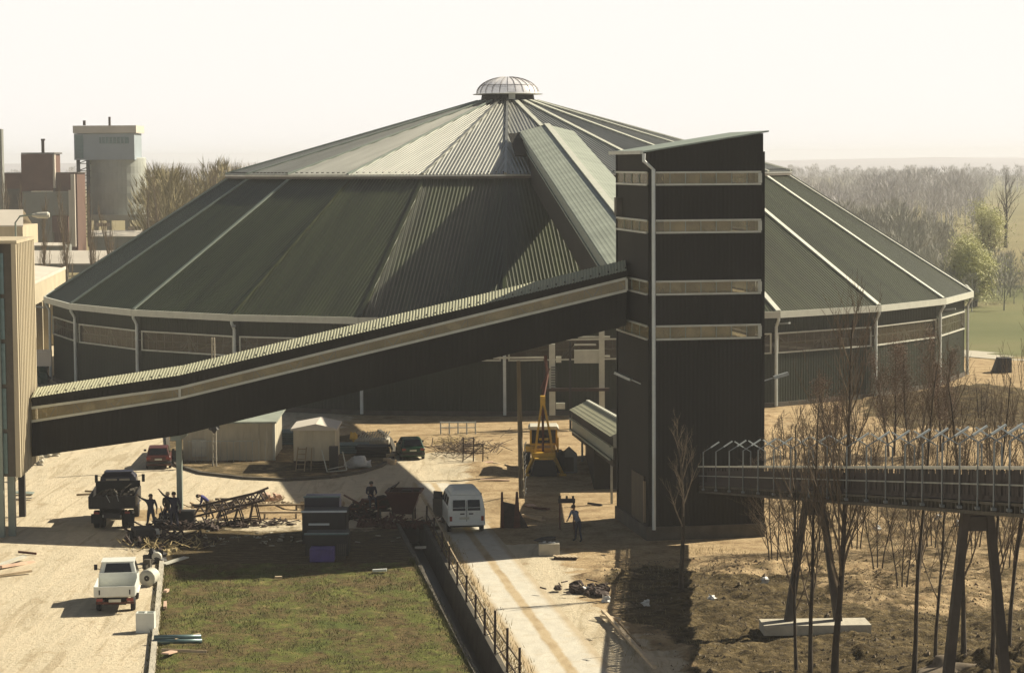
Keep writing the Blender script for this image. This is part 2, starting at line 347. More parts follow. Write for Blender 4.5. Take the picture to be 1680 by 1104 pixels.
def emask(x, y, u):
    if 60 < y < 330 and abs(x) < 76:
        wx, wy = 1.6*fbm(x, y, .22)+.5*fbm(x, y, 1.1), 2.2*fbm(x+40, y, .2)+.8*fbm(x+7, y, .9)
        x, y = x+wx*(1 if x > -2 else .5), y+wy
    a = sstep(1.2, 3.6, x + .142*(y-101.4)) if y < 104 else sstep(-3.5, 1.5, x)
    if y > 120: a = max(a, sstep(-3.2, -1, x))
    if y > 140: a = sstep(-14, -6, x)
    if -22 < x < -5 and 111 < y < 122 and (x+13.5)**2/40+(y-115.5)**2/9 < 1: a = .7
    b = 0
    if y < 101: b = sstep(3.0, 5.0, x-(101-y)*.08)*(1-sstep(96.5, 100.5, y + (.9*sin(x*.9))))
    if x > 13 and 86 < y < 118: b = max(b*.0+.38*sstep(86, 90, y), b*(1-sstep(86, 92, y)))
    if 24 < x < 40 and 148 < y < 170: b = .75  # mud tone here puts the mound's shading into the ground colour
    if -17 < x < -1.5: b = max(b, .95*sstep(99, 100.5, y)*(1-sstep(108.5, 113, y))*sstep(-16.5, -14.5, x)*(1-sstep(-3.5, -2, x)))
    d = sstep(202, 214, y)*(1-sstep(300, 360, y))*sstep(-20, 30, x) if x > -35 else 0
    if y > 300: a = .6; b = 0; d = .55
    if x > 42 and y > 199: d = max(d, sstep(196, 206, y))
    return (a, b, d)
gmb = MB(); gc = []
cst = lambda v: (lambda y: v)
patch(gmb, gc, cst(-60), dL, 60, 112.5, 90, 110, hgt, emask)
patch(gmb, gc, dR, cst(24), 72, 112.5, 200, 330, hgt, emask)
patch(gmb, gc, dR, cst(24), 60, 72, 20, 12, hgt, emask)
patch(gmb, gc, cst(24), cst(75), 60, 112.5, 45, 52, hgt, emask)
patch(gmb, gc, cst(-60), cst(75), 112.5, 215, 250, 200, hgt, emask)
patch(gmb, gc, cst(-60), dL, 20, 60, 4, 4, lambda x, y: 0, emask)
patch(gmb, gc, dR, cst(75), 20, 60, 4, 4, lambda x, y: 0, emask)
patch(gmb, gc, cst(-60), cst(75), 215, 320, 40, 30, lambda x, y: 0, emask)
for (a, b, c, d) in ((-2500, -60, 20, 320), (75, 2500, 20, 320), (-2500, 2500, 320, 1500)):
    patch(gmb, gc, cst(a), cst(b), c, d, 12, 12, lambda x, y: 0, emask)
patch(gmb, gc, cst(-2500), cst(2500), 1500, 3900, 8, 8, lambda x, y: 0, emask)
surf('ground', gmb, gc, GM['earth'])
# ditch with concrete walls
dm = MB(); n = 40
for i in range(n):
    ya, yb = 60+52.5*i/n, 60+52.5*(i+1)/n
    for f, s_ in ((dL, -1), (dR, 1)):
        for k in range(1):
            x0, x1 = f(ya), f(yb)
            dm.quad((x0, ya, .02), (x1, yb, .02), (x1-.12*s_, yb, -1.25), (x0-.12*s_, ya, -1.25))
            t = .17
            dm.add([(x0, ya, .10), (x1, yb, .10), (x1+t*s_, yb, .10), (x0+t*s_, ya, .10), (x0, ya, -.02), (x1, yb, -.02), (x1+t*s_, yb, -.05), (x0+t*s_, ya, -.05)], [(0, 1, 2, 3), (0, 4, 5, 1), (3, 2, 6, 7)])
dm.quad((dL(112.5), 112.5, .05), (dR(112.5), 112.5, .05), (dR(112.5), 112.5, -1.25), (dL(112.5), 112.5, -1.25))
o = dm.build('ditch_lining', M['concd']); o['kind'] = 'structure'
dw = MB(); dw.quad((dL(60)-.1, 60, -1.05), (dR(60)+.1, 60, -1.05), (dR(112.5)+.1, 112.5, -1.05), (dL(112.5)-.1, 112.5, -1.05))
o = dw.build('water', M['water']); o['kind'] = 'structure'
# lawn
lm = MB(); lc = []
patch(lm, lc, lambda y: gL(y)+.14, lambda y: dL(y)-.16, 60, 100.5, 100, 160, lambda x, y: (.03+.07*max(0, fbm(x, y, 1.3)+.3))*min(1, (dL(y)-.16-x)*3)*sstep(0, .5, x-gL(y)-.1)-.01*0, lambda x, y, u: (0, 0, 0))
surf('lawn', lm, lc, GM['grass'])
# concrete road beside the ditch
rm = MB(); rc = []
patch(rm, rc, rL, rR, 60, 126, 20, 60, lambda x, y: .006, lambda x, y, u: (u, 0, 0))
surf('road', rm, rc, GM['road'])
# far track by the field
tm = MB(); tp = [(75, 190), (55, 197), (44, 203), (36, 214), (20, 240), (-60, 262)]
for (a, b) in zip(tp, tp[1:]):
    dx, dy = b[0]-a[0], b[1]-a[1]; l = hypot(dx, dy); nx_, ny_ = -dy/l*2.6, dx/l*2.6
    tm.quad((a[0]-nx_, a[1]-ny_, .3), (a[0]+nx_, a[1]+ny_, .3), (b[0]+nx_, b[1]+ny_, .3), (b[0]-nx_, b[1]-ny_, .3))
tm.v = [(x, y, .06) for x, y, z in tm.v]
o = tm.build('track', M['concl']); o['kind'] = 'structure'
# kerbs
def kerb(name, pts, w_, h_, m_, z0=0.0):
    mb = MB(); 
    for a, b in zip(pts, pts[1:]):
        mb.bar((a[0], a[1], z0+h_/2), (b[0], b[1], z0+h_/2), w_, h_)
    o = mb.build(name, m_); o['kind'] = 'structure'; return o
kerb('kerb', [(gL(y), y) for y in (60, 70, 80, 90, 100.8)], .2, .16, M['concl'])
isl = [G(*p) for p in ((272, 690), (277, 745), (290, 765), (330, 778), (400, 786), (470, 789), (540, 785), (590, 777), (625, 766), (644, 752), (648, 740), (640, 722), (622, 708))]
kerb('kerb', [(p.x, p.y) for p in isl], .22, .15, M['concd'])
km = MB(); ctr = (-12.5, 146)
km.add([(ctr[0], ctr[1], .07)]+[(p.x, p.y, .07) for p in isl], [(0, i+1, i) for i in range(1, len(isl))])
isle = MB(); ic = []
nR = 14
for j in range(nR+1):
    for p in isl:
        f = j/nR; x, y = ctr[0]+(p.x-ctr[0])*f, ctr[1]+(p.y-ctr[1])*f
        isle.v.append((x, y, .06+.05*fbm(x, y, .8)*(1-f**6))); ic.append((1, .55, 0))
k = len(isl)
for j in range(nR):
    for i in range(k-1): isle.f.append((j*k+i, (j+1)*k+i, (j+1)*k+i+1, j*k+i+1)); isle.mi.append(0)
surf('yard_island', isle, ic, GM['earth'])

# ================================================================== DOME
R1, R2, ZE, Z2, R3, Z3 = DR, 23.46, 6.72, 16.25, 2.4, 22.35
c75, t75 = cos(radians(7.5)), tan(radians(7.5)); D0 = radians(-.44)
dome = thing('storage_dome', 'huge dark green faceted storage dome with glazed lantern on top', 'storage hall', (DCX, DCY, 0), 0)
def roofpanel(ra, za, rb, zb, pitch=.27, hh=.036, run=.035, ticks=False):
    mb = MB(); sa, sb = ra*c75, rb*c75; sl_ = (zb-za)/(sa-sb); hw = sa*t75
    prof = []; t = -hw; k = floor(-hw/pitch)
    xs = []
    q = k*pitch
    while q < hw+pitch:
        for dx, z in ((0, 0), (.20-2*run, 0), (.20-run, hh), (.27-run, hh), (.27, 0)): xs.append((q+dx*pitch/.27, z))
        q += pitch
    xs = [p for i, p in enumerate(xs) if i == 0 or p[0]-xs[i-1][0] > 1e-4]
    xs = [(-hw, 0)]+[p for p in xs if -hw < p[0] < hw]+[(hw, 0)]
    for (a, za_), (b, zb_) in zip(xs, xs[1:]):
        ta, tb = max(sb, abs(a)/t75), max(sb, abs(b)/t75)
        mb.quad((a, -sa, za+za_), (b, -sa, za+zb_), (b, -tb, za+(sa-tb)*sl_+zb_), (a, -ta, za+(sa-ta)*sl_+za_))
    if ticks:
        mb.cur = 1; k = floor(-hw/pitch)+1
        while k*pitch < hw-.3:
            if k % 2 == 0: mb.box((k*pitch+.2, -sa+.42, za+.42*sl_+hh+.02), (.07, .24, .06))
            k += 1
        mb.cur = 0
    # underside sheet
    ht = sb*t75
    mb.quad((-hw, -sa, za-.12), (-ht, -sb, zb-.12), (ht, -sb, zb-.12), (hw, -sa, za-.12))
    mb.quad((-hw, -sa, za-.12), (hw, -sa, za-.12), (hw, -sa, za), (-hw, -sa, za))
    return mb
def ring(name, mb, mats, ks=range(24), parent=dome):
    me = mb.mesh(name, mats); r = []
    for k in ks:
        o = bpy.data.objects.new(name, me); COL.objects.link(o); o.parent = parent
        o.rotation_euler.z = radians(15*k+7.5)+D0; r.append(o)
    return r
low = ring('lower_roof_panel', roofpanel(R1+.25, ZE, R2, Z2-.12, hh=.034, run=.048), M['roofg'])
upp = ring('upper_roof_panel', roofpanel(R2+.35, Z2+.15, R3, Z3, hh=.05, run=.056, ticks=True), [M['roofup'], M['clad']])
def hipcap(ra, za, rb, zb, w_, h_):
    mb = MB(); a7 = radians(7.5)
    mb.bar((ra*sin(a7), -ra*cos(a7), za+h_/2+.03), (rb*sin(a7), -rb*cos(a7), zb+h_/2+.03), w_, h_); return mb
for _ks, _m, _w in ((range(1, 8), 'trim', .42), (range(-7, -2), 'trimd', .26), (range(-2, 1), 'roofg', .26), (range(8, 17), 'trim', .4)):  # cap tones carry the light: pale on sunny side, dark in the middle
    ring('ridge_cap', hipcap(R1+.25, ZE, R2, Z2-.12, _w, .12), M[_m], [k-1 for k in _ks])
for _ks, _m, _w in ((range(1, 8), 'trim', .34), (range(-7, -1), 'trimd', .2), (range(-1, 1), 'roofup', .2), (range(8, 17), 'trim', .3)):  # same sun and shade tones put into the upper caps
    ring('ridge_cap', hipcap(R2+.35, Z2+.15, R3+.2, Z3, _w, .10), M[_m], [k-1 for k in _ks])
hw = (R1+.3)*c75*t75; sw = (R1+.3)*c75
mb = MB(); mb.box((0, -sw-.10, ZE-.17), (2*hw+.02, .16, .46)); ring('eaves_gutter', mb, M['trim'])
hw2 = (R2+.42)*c75*t75; mb = MB(); mb.box((0, -(R2+.30)*c75, Z2-.02), (2*hw2, .05, .26)); ring('ring_flashing', mb, M['shade'])
def corr(mb, p0, p1, z0, z1, pitch=.25, dep=.016, z1b=None):   # corrugated wall, outward = right of p0->p1
    p0 = Vector((*p0, 0)); p1 = Vector((*p1, 0)); L_ = (p1-p0).length; d = (p1-p0)/L_; nrm = Vector((d.y, -d.x, 0))
    z1b = z1 if z1b is None else z1b; q = 0; pts = []
    while q < L_-1e-6:
        for f, z in ((0, 0), (.4, 0), (.5, dep), (.9, dep)):
            if q+f*pitch < L_: pts.append((q+f*pitch, z))
        q += pitch
    pts.append((L_, 0))
    for (a, ha), (b, hb) in zip(pts, pts[1:]):
        A = p0+d*a+nrm*ha; B = p0+d*b+nrm*hb; za = z1+(z1b-z1)*a/L_; zb = z1+(z1b-z1)*b/L_
        mb.quad((A.x, A.y, z0), (B.x, B.y, z0), (B.x, B.y, zb), (A.x, A.y, za))
RW = R1-.25; hwW = RW*c75*t75; sW = RW*c75; WB, WT = 3.82, 5.18
mb = MB(); corr(mb, (-hwW, -sW), (hwW, -sW), .25, WB); corr(mb, (-hwW, -sW), (hwW, -sW), WT, ZE-.1); ring('wall', mb, M['cladg'])
mb = MB(); mb.box((0, -sW-.05, .14), (2*hwW+.02, .16, .36)); ring('plinth', mb, M['concd'])
mb = MB()
for z in (WB, WT): mb.box((0, -sW-.06, z), (2*hwW-.5, .10, .10))
for x in (-hwW+.3, hwW-.3): mb.box((x, -sW-.055, (WB+WT)/2), (.10, .09, WT-WB-.12))
win = ring('window', mb, M['trim'])
pm = MB(); pm.quad((-hwW+.05, -sW, WB), (hwW-.05, -sW, WB), (hwW-.05, -sW, WT), (-hwW+.05, -sW, WT)); pme = pm.mesh('pane', M['pane'])
bm_ = MB(); y_ = -sW+.18
bm_.bar((-hwW+.2, y_, 4.5), (hwW-.2, y_, 4.5), .06, .07)
for s_ in (-1, 1):
    for dx in (.5, .95): bm_.bar((s_*.1, y_, 4.75), (s_*(dx+.2), y_, WB), .06, .06)
    bm_.bar((s_*hwW*.72, y_, 4.4), (s_*hwW*.95, y_, WT), .06, .06)
bm_.bar((0, y_, WB), (0, y_, WT-.2), .16, .1)
for k in range(-5, 6):
    bm_.bar((k*.85, y_, WB), (k*.85, y_, WT), .03, .03)
bme = bm_.mesh('bracing', M['trimd'])
for o in win:
    for nm, me in (('pane', pme), ('bracing', bme)):
        c = bpy.data.objects.new(nm, me); COL.objects.link(c); c.parent = o
a7 = radians(7.5); rp = R1+.02
mb = MB(); ex = lambda r, z, dx=0: (r*sin(a7)+dx, -r*cos(a7), z)
mb.tube([ex(R1+.3, ZE-.35), ex(R1+.3, ZE-.55), ex(rp, ZE-1.05), ex(rp, .1)], .115, 8)
ring('downpipe', mb, M['trimw'])
# wall lamps at corners
def lamp_head(mb, p, d, L_=.75, w_=.26, h_=.12):
    p = Vector(p); d = Vector(d).normalized()
    mb.bar(p-d*.5, p, .05, .05); mb.bar(p, p+d*L_, w_, h_)
for k, sx in ((-5, 1), (-2, -1), (2, .4), (4, .6)):
    a = radians(15*k)+D0; r = R1+.1
    mb = MB(); p = Vector((r*sin(a), -r*cos(a), ZE-.85)); d = Vector((sin(a)*.6+sx*-.4 if k < 0 else sin(a)*.6+.5, -cos(a)*.8, .12))
    lamp_head(mb, p+d*.3, d); mb.build('wall_lamp', M['steel'], dome) if False else None
    o = bpy.data.objects.new('wall_lamp', mb.mesh('wall_lamp', M['steel'])); COL.objects.link(o); o.parent = dome
# lantern
def dpart(mb, name, m_, parent=dome, smooth=False):
    o = bpy.data.objects.new(name, mb.mesh(name, m_, smooth)); COL.objects.link(o); o.parent = parent; return o
mb = MB(); mb.disc((0, 0, 0), 2.3, 22.2, 2.15, 23.0, 32); mb.disc((0, 0, 0), 2.75, 22.15, 2.3, 22.32, 32); col = dpart(mb, 'lantern_collar', M['clad'])
mb = MB(); mb.box((.35, -2.24, 22.78), (.55, .12, .6)); dpart(mb, 'hatch', M['trim'], col)
prof = [(2.62*cos(t)+.0, 22.98+1.42*sin(t)) for t in [i*pi/2/9 for i in range(10)]]
mb = MB(); mb.lathe((0, 0, 0), [(2.7, 22.93), (2.7, 22.98)]+prof[1:], 32)
gd = dpart(mb, 'lantern_dome', M['lantern'], smooth=True)
mb = MB()
for k in range(24):
    a = 2*pi*k/24; mb.tube([((r+.015)*cos(a), (r+.015)*sin(a), z+.015) for r, z in prof[:-1]], .022, 4, cap=False)
for i in (3,): 
    r, z = prof[i]; mb.tube([((r+.02)*cos(2*pi*j/32), (r+.02)*sin(2*pi*j/32), z) for j in range(33)], .025, 4, cap=False)
dpart(mb, 'glazing_rib', M['frame'], gd)
mb = MB(); mb.disc((0, 0, 0), 2.95, 22.95, 2.66, 22.99, 32); mb.disc((0, 0, 0), 2.2, 22.91, 2.95, 22.93, 32); dpart(mb, 'lantern_rim', M['trim'])
mb = MB(); mb.disc((0, 0, .05), .01, 0, 36, 0, 48); mb.v = [(x, y, .06) for x, y, z in mb.v]; o = dpart(mb, 'inner_floor', M['conc'])
# roof repair plate
a = radians(30)+D0

# ================================================================== TOWER
TH = radians(9.5); TA = G(1061, 887); TA = Vector((TA.x, TA.y, 0)); TWd, TDp = 5.62, 7.0
tower = thing('conveyor_tower', 'tall dark box tower with sloping roof and four glazed bands', 'tower', TA, TH)
I0 = .14
def tpart(mb, name, m_, parent=None, smooth=False):
    o = bpy.data.objects.new(name, mb.mesh(name, m_, smooth)); COL.objects.link(o); o.parent = parent or tower; return o
def tz(y): return AY(1061, y, TA.y+.14).z
def tzR(y): return AY(1255, y, TA.y+1.05).z
ZL, ZR = tz(250), tzR(219)
bands = [(tz(b), tz(a)) for a, b in ((283.5, 303.5), (362.5, 382.3), (462.5, 483.5), (535.8, 557.3))]
x0, x1, y0, y1 = I0, TWd-.1, I0, TDp-.14
cuts = [(.62, bands[3][0])]+[(bands[i][1], bands[i-1][0]) for i in (3, 2, 1)]+[(bands[0][1], None)]
for nm, pa, pb, za, zb in (('front_wall', (x0, y0), (x1, y0), ZL, ZR), ('right_wall', (x1, y0), (x1, y1), ZR, ZR), ('back_wall', (x1, y1), (x0, y1), ZR, ZL), ('left_wall', (x0, y1), (x0, y0), ZL, ZL)):
    mb = MB()
    for a, b in cuts:
        if b is None: corr(mb, pa, pb, a, za, .2, .011, zb)
        else: corr(mb, pa, pb, a, b, .2, .011)
    if nm == 'back_wall': 
        for a, b in bands: corr(mb, pa, pb, a, b, .2, .011)
    tpart(mb, nm, M['clad'])
def twin(pa, pb, za, zb, off, nm=6, wide=True):
    pa = Vector((*pa, 0)); pb = Vector((*pb, 0)); L_ = (pb-pa).length; d = (pb-pa)/L_; nr = Vector((d.y, -d.x, 0))
    e = .06 if wide else .02
    mb = MB()
    for z in (za, zb): mb.bar(pa+d*e+nr*.05+Vector((0, 0, z)), pb-d*e+nr*.05+Vector((0, 0, z)), .08, .085)
    for q in ([L_-e-.05] if wide else []): mb.bar(pa+d*q+nr*.045+Vector((0, 0, za+.055)), pa+d*q+nr*.045+Vector((0, 0, zb-.055)), .17, .09, up=(0, 1, 0))  # pale end post stands in for a sunlit frame seen through the corner
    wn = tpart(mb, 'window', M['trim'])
    mb = MB(); q = pa+nr*.01; r = pb+nr*.01; mb.quad((q.x, q.y, za), (r.x, r.y, za), (r.x, r.y, zb), (q.x, q.y, zb)); tpart(mb, 'pane', M['panel'], wn)
    for k in range(1, nm):
        mb = MB(); c = pa+d*(L_*k/nm)+nr*.03; mb.box((c.x, c.y, (za+zb)/2), (.035, .035, zb-za-.1)); tpart(mb, 'mullion', M['trimd'], wn)
for i, (a, b) in enumerate(bands):
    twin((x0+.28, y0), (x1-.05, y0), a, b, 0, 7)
    twin((x0, y1-.05), (x0, y0+.12), a, b, 0, 4, False)
    twin((x1, y0+.12), (x1, y1-.1), a, b, 0, 6, False)
    mb = MB(); mb.box(((x0+x1)/2, (y0+y1)/2, a-.12), (x1-x0-.1, y1-y0-.1, .1)); tpart(mb, 'floor_slab', M['inner'])
    mb = MB(); mb.box((x0+.62, y0+.35, (a+b)/2), (.3, .3, b-a+.2)); mb.box((x1-.45, y0+.4, (a+b)/2), (.3, .3, b-a+.2)); tpart(mb, 'column', M['shade'])
    mb = MB(); mb.box(((x0+x1)/2-.4, y0+3.2, (a+b)/2), (x1-x0-2.2, .1, b-a+.25)); mb.box((x1-1.3, y0+2.4, (a+b)/2+.0), (.7, .7, b-a)); tpart(mb, 'inner_partition', M['inner'])
mb = MB()
for x, y in ((x0+.1, y0+.1), (x1-.0, y0+.0), (x1, y1), (x0, y1)): mb.box((x, y, (ZL+.62)/2), (.13, .13, ZL-.62))
tpart(mb, 'corner_trim', M['clad'])
sl_t = (ZR-ZL)/(x1-x0)
def rz_(x): return ZL+(x-x0)*sl_t
mb = MB()
xa, xb, ya, yb = x0-.26, x1+.24, y0-.10, y1+.15
for (dz0, dz1) in ((.02, .09),):
    mb.hexa([(xa, ya, rz_(xa)+dz0), (xb, ya, rz_(xb)+dz0), (xb, yb, rz_(xb)+dz0), (xa, yb, rz_(xa)+dz0), (xa, ya, rz_(xa)+dz1), (xb, ya, rz_(xb)+dz1), (xb, yb, rz_(xb)+dz1), (xa, yb, rz_(xa)+dz1)])
tpart(mb, 'roof', M['trimd'])
mb = MB(); mb.box((xa-.07, (ya+yb)/2, rz_(xa)+.03), (.14, yb-ya, .16)); gt = tpart(mb, 'gutter', M['trim'])
mb = MB(); px = x0+.20
mb.tube([(xa-.02, y0-.30, rz_(xa)-.02), (xa-.02, y0-.30, rz_(xa)-.35), (px, y0-.16, rz_(xa)-.75), (px, y0-.16, .5)], .085, 8); tpart(mb, 'downpipe', M['trimw'])
mb = MB(); mb.box((TWd/2, TDp/2, .30), (TWd, TDp, .64)); tpart(mb, 'plinth', M['concd'])
# ochre sliding door low on the left wall, light strip
mb = MB(); mb.box((x0-.05, 2.2, 1.75), (.06, 2.6, 2.2)); dd = tpart(mb, 'door', M['doorb'])
mb = MB(); mb.box((x0-.07, .75, 1.7), (.08, .22, 1.9)); tpart(mb, 'door_frame', M['wood'], dd)
mb = MB(); mb.box((x0-.12, y1-.9, bands[1][1]+.55), (.35, .5, .85)); tpart(mb, 'vent_box', M['shade'])
mb = MB(); lamp_head(mb, (x0-.55, y0+1.2, 8.05-.75), (-.75, .5, .35), .85, .3, .12); tpart(mb, 'wall_lamp', M['steel'])
mb = MB(); lamp_head(mb, (x1+.55, y0+.1, 7.35), (.95, -.1, .28), .7, .32, .14); tpart(mb, 'wall_lamp', M['steel'])

# ================================================================== LEFT TRANSFER BUILDING
LX = -23.35; ybF, ybB = 108.6, 115.3
zb = AY(27, 782, ybF).z; zt = AY(25, 400, ybF).z
lb = thing('transfer_building', 'raised cream ribbed transfer building on legs at the left edge', 'building', (LX, ybF, 0), world=True)
mb = MB(); corr(mb, (LX+.28, ybF), (LX-.15, 114.6), zb, zt, .55, .12); mb.build('side_wall', M['cream'], lb)
mb = MB(); mb.prism([(LX-6, ybF+.02), (LX+.24, ybF+.02), (LX-.2, 114.55), (LX-6, 114.55)], 'Z', zb+.01, zt-.01); mb.build('front_wall', M['shade'], lb)  # front darker than the cream side: its shade is put into the colour
mb = MB(); mb.prism([(LX-6, ybF-.2), (LX+.42, ybF-.2), (LX-.0, 114.7), (LX-6, 114.7)], 'Z', zt+.01, zt+.15); mb.build('roof', M['cream'], lb)
mb = MB(); mb.box((LX+.26, ybF-.08, (zb+zt)/2), (.22, .2, zt-zb)); mb.build('corner_trim', M['cream'], lb)
for i, z in enumerate([zb+1.1+k*2.1 for k in range(5)]):
    mb = MB(); mb.box((LX-.42, ybF-.02, z), (.34, .05, 1.9)); wn = mb.build('window', M['teal'], lb)
mb = MB(); mb.box((LX-.02-.15, ybF+.3, zb/2), (.32, .3, zb)); mb.build('leg', M['trimd'], lb)
mb = MB(); mb.box((LX-.55, ybF-.1, (zt+0)/2), (.22, .25, zt)); mb.build('leg', M['trimd'], lb)
mb = MB(); mb.box((LX-.95, ybB-.4, zb/2), (.3, .3, zb)); mb.build('leg', M['dark'], lb)

# ================================================================== GALLERY
GF = LIN((110.9, 5.3), (111.6, -23.2))
def gy(x): return 111.6+(x+23.2)*(109.6-111.6)/(5.7+23.2)
def gp(px, py):            # point on the gallery front plane
    X = (px-840)/FPX*110.5; 
    for _ in range(4): p = AY(px, py, gy(X)); X = p.x
    return p
gal = thing('conveyor_gallery', 'long dark inclined gallery with glazed band rising to the tower', 'conveyor gallery', (-9, 111, 0), world=True)
PX = [52, 295, 1028]
rows = {'top': (636, 599.5, 427), 'eave': (652, 615.5, 444), 'w1': (669, 636, 456.5), 'w0': (691, 653, 476.5), 'bot': (749, 714, 534)}
def row(nm, dy=0): return [gp(px, py)+Vector((0, dy, 0)) for px, py in zip(PX, rows[nm])]
GWD = 2.5
def corr_s(mb, A0, A1, B0, B1, pitch=.25, dep=.010):     # corrugated quad: bottom A0->A1, top B0->B1
    L_ = (A1-A0).length; d = (A1-A0).normalized(); nr = Vector((d.y, -d.x, 0)).normalized(); q = 0; pts = []
    while q < L_:
        for f, z in ((0, 0), (.4, 0), (.5, dep), (.9, dep)):
            if q+f*pitch < L_: pts.append(((q+f*pitch)/L_, z))
        q += pitch
    pts.append((1, 0))
    for (a, ha), (b, hb) in zip(pts, pts[1:]):
        mb.quad(A0.lerp(A1, a)+nr*ha, A0.lerp(A1, b)+nr*hb, B0.lerp(B1, b)+nr*hb, B0.lerp(B1, a)+nr*ha)
for nm in ('lower_wall', 'upper_wall'):
    mb = MB(); lo, hi = (row('bot'), row('w0')) if nm == 'lower_wall' else (row('w1'), row('eave'))
    for i in range(2): corr_s(mb, lo[i], lo[i+1], hi[i], hi[i+1])
    mb.build(nm, M['clad'], gal)
bt, ev = row('bot'), row('eave'); BK = Vector((0, GWD, 0))
mb = MB()
for i in range(2):
    mb.quad(bt[i], bt[i+1], bt[i+1]+BK, bt[i]+BK)
mb.build('floor', M['clad'], gal)
mb = MB()
w0_, w1_ = row('w0'), row('w1')
for i in range(2):
    mb.quad(bt[i]+BK, bt[i+1]+BK, w0_[i+1]+BK, w0_[i]+BK); mb.quad(w1_[i]+BK, w1_[i+1]+BK, ev[i+1]+BK, ev[i]+BK)
mb.build('rear_wall', M['clad'], gal)
mb = MB()
for i in range(2):
    q = BK+Vector((0, -.03, 0)); mb.quad(w0_[i]+q, w0_[i+1]+q, w1_[i+1]+q, w1_[i]+q)
mb.build('rear_glazing', M['pane'], gal)
# ridged roof: front slope and back slope, ribs run down the slope
def slope_strip(mb, e0, e1, r0, r1, pitch=.15, hh=.022):
    L_ = (e1-e0).length; k = 0; pts = []
    while k*pitch < L_:
        for f, z in ((0, 0), (.35, 0), (.5, hh), (.85, hh)):
            if (k+f)*pitch < L_: pts.append(((k+f)*pitch/L_, z))
        k += 1
    pts.append((1, 0)); nr = (e1-e0).cross(r0-e0).normalized(); nr = nr if nr.z > 0 else -nr
    for (a, ha), (b, hb) in zip(pts, pts[1:]):
        mb.quad(e0.lerp(e1, a)+nr*ha, e0.lerp(e1, b)+nr*hb, r0.lerp(r1, b)+nr*hb, r0.lerp(r1, a)+nr*ha)
mb = MB(); rise = .28
for i in range(2):
    f0, f1 = ev[i]+Vector((0, -.14, .0)), ev[i+1]+Vector((0, -.14, 0))
    m0 = ev[i]+Vector((0, GWD/2, 0)); m1 = ev[i+1]+Vector((0, GWD/2, 0)); t = row('top'); m0.z = t[i].z-(17.4-t[i].z)*.0113; m1.z = t[i+1].z-(17.4-t[i+1].z)*.0113
    slope_strip(mb, f0, f1, m0, m1)
    mb.cur = 1; Lg = (f1-f0).length; q = .4
    while q < Lg: c = f0.lerp(f1, q/Lg).lerp(m0.lerp(m1, q/Lg), .22); mb.box((c.x, c.y, c.z+.03), (.05, .10, .07)); q += .42
    mb.cur = 0
    b0 = ev[i]+BK+Vector((0, .14, 0)); b1 = ev[i+1]+BK+Vector((0, .14, 0)); mb.quad(b0, b1, m1-Vector((0, 0, .0)), m0)
mb.build('roof', [M['roofo'], M['clad']], gal)
mb = MB()
for i in range(2):
    f0, f1 = ev[i]+Vector((0, -.13, -.09)), ev[i+1]+Vector((0, -.13, -.09)); mb.bar(f0, f1, .05, .16)
mb.build('eaves_trim', M['clad'], gal)
mb = MB()
for r_ in (w0_, w1_):
    for i in range(2): mb.bar(r_[i]+Vector((0, -.05, 0)), r_[i+1]+Vector((0, -.05, 0)), .09, .12)
for i in (1, 2): mb.bar(w0_[i]+Vector((0, -.04, 0)), w1_[i]+Vector((0, -.04, 0)), .11, .08)
win = mb.build('window', M['trim'], gal)
mb = MB()
for i in range(2): mb.quad(w0_[i], w0_[i+1], w1_[i+1], w1_[i])
mb.build('pane', M['panel'], win)
mb = MB()
for i, nn in ((0, 9), (1, 27)):
    for k in range(nn):
        a0 = w0_[i].lerp(w0_[i+1], k/nn)+Vector((0, .25, 0)); a1 = w0_[i].lerp(w0_[i+1], (k+1)/nn)+Vector((0, .25, 0))
        b0 = w1_[i].lerp(w1_[i+1], (k+.5)/nn)+Vector((0, .25, 0))
        if k % 2: mb.bar(a0, b0, .05, .05)
        else: mb.bar(a1, b0, .05, .05)
        mb.bar(w0_[i].lerp(w0_[i+1], (k+.5)/nn)+Vector((0, .25, 0)), b0, .03, .03)
mb.build('bracing', M['trim'], win)
mb = MB()
for i in range(2): mb.quad(w0_[i]+Vector((0, GWD*.6, -.3)), w0_[i+1]+Vector((0, GWD*.6, -.3)), w0_[i+1]+Vector((0, GWD*.6, .42)), w0_[i]+Vector((0, GWD*.6, .42)))
mb.build('belt_casing', M['inner'], gal)
pb = G(296, 858); pz = bt[1].z
mb = MB(); mb.box((pb.x, gy(pb.x)+1.25, pz/2), (.26, .30, pz)); mb.box((pb.x, gy(pb.x)+1.25, pz-.15), (.5, GWD-.2, .25)); mb.build('support_post', M['trimd'], gal)

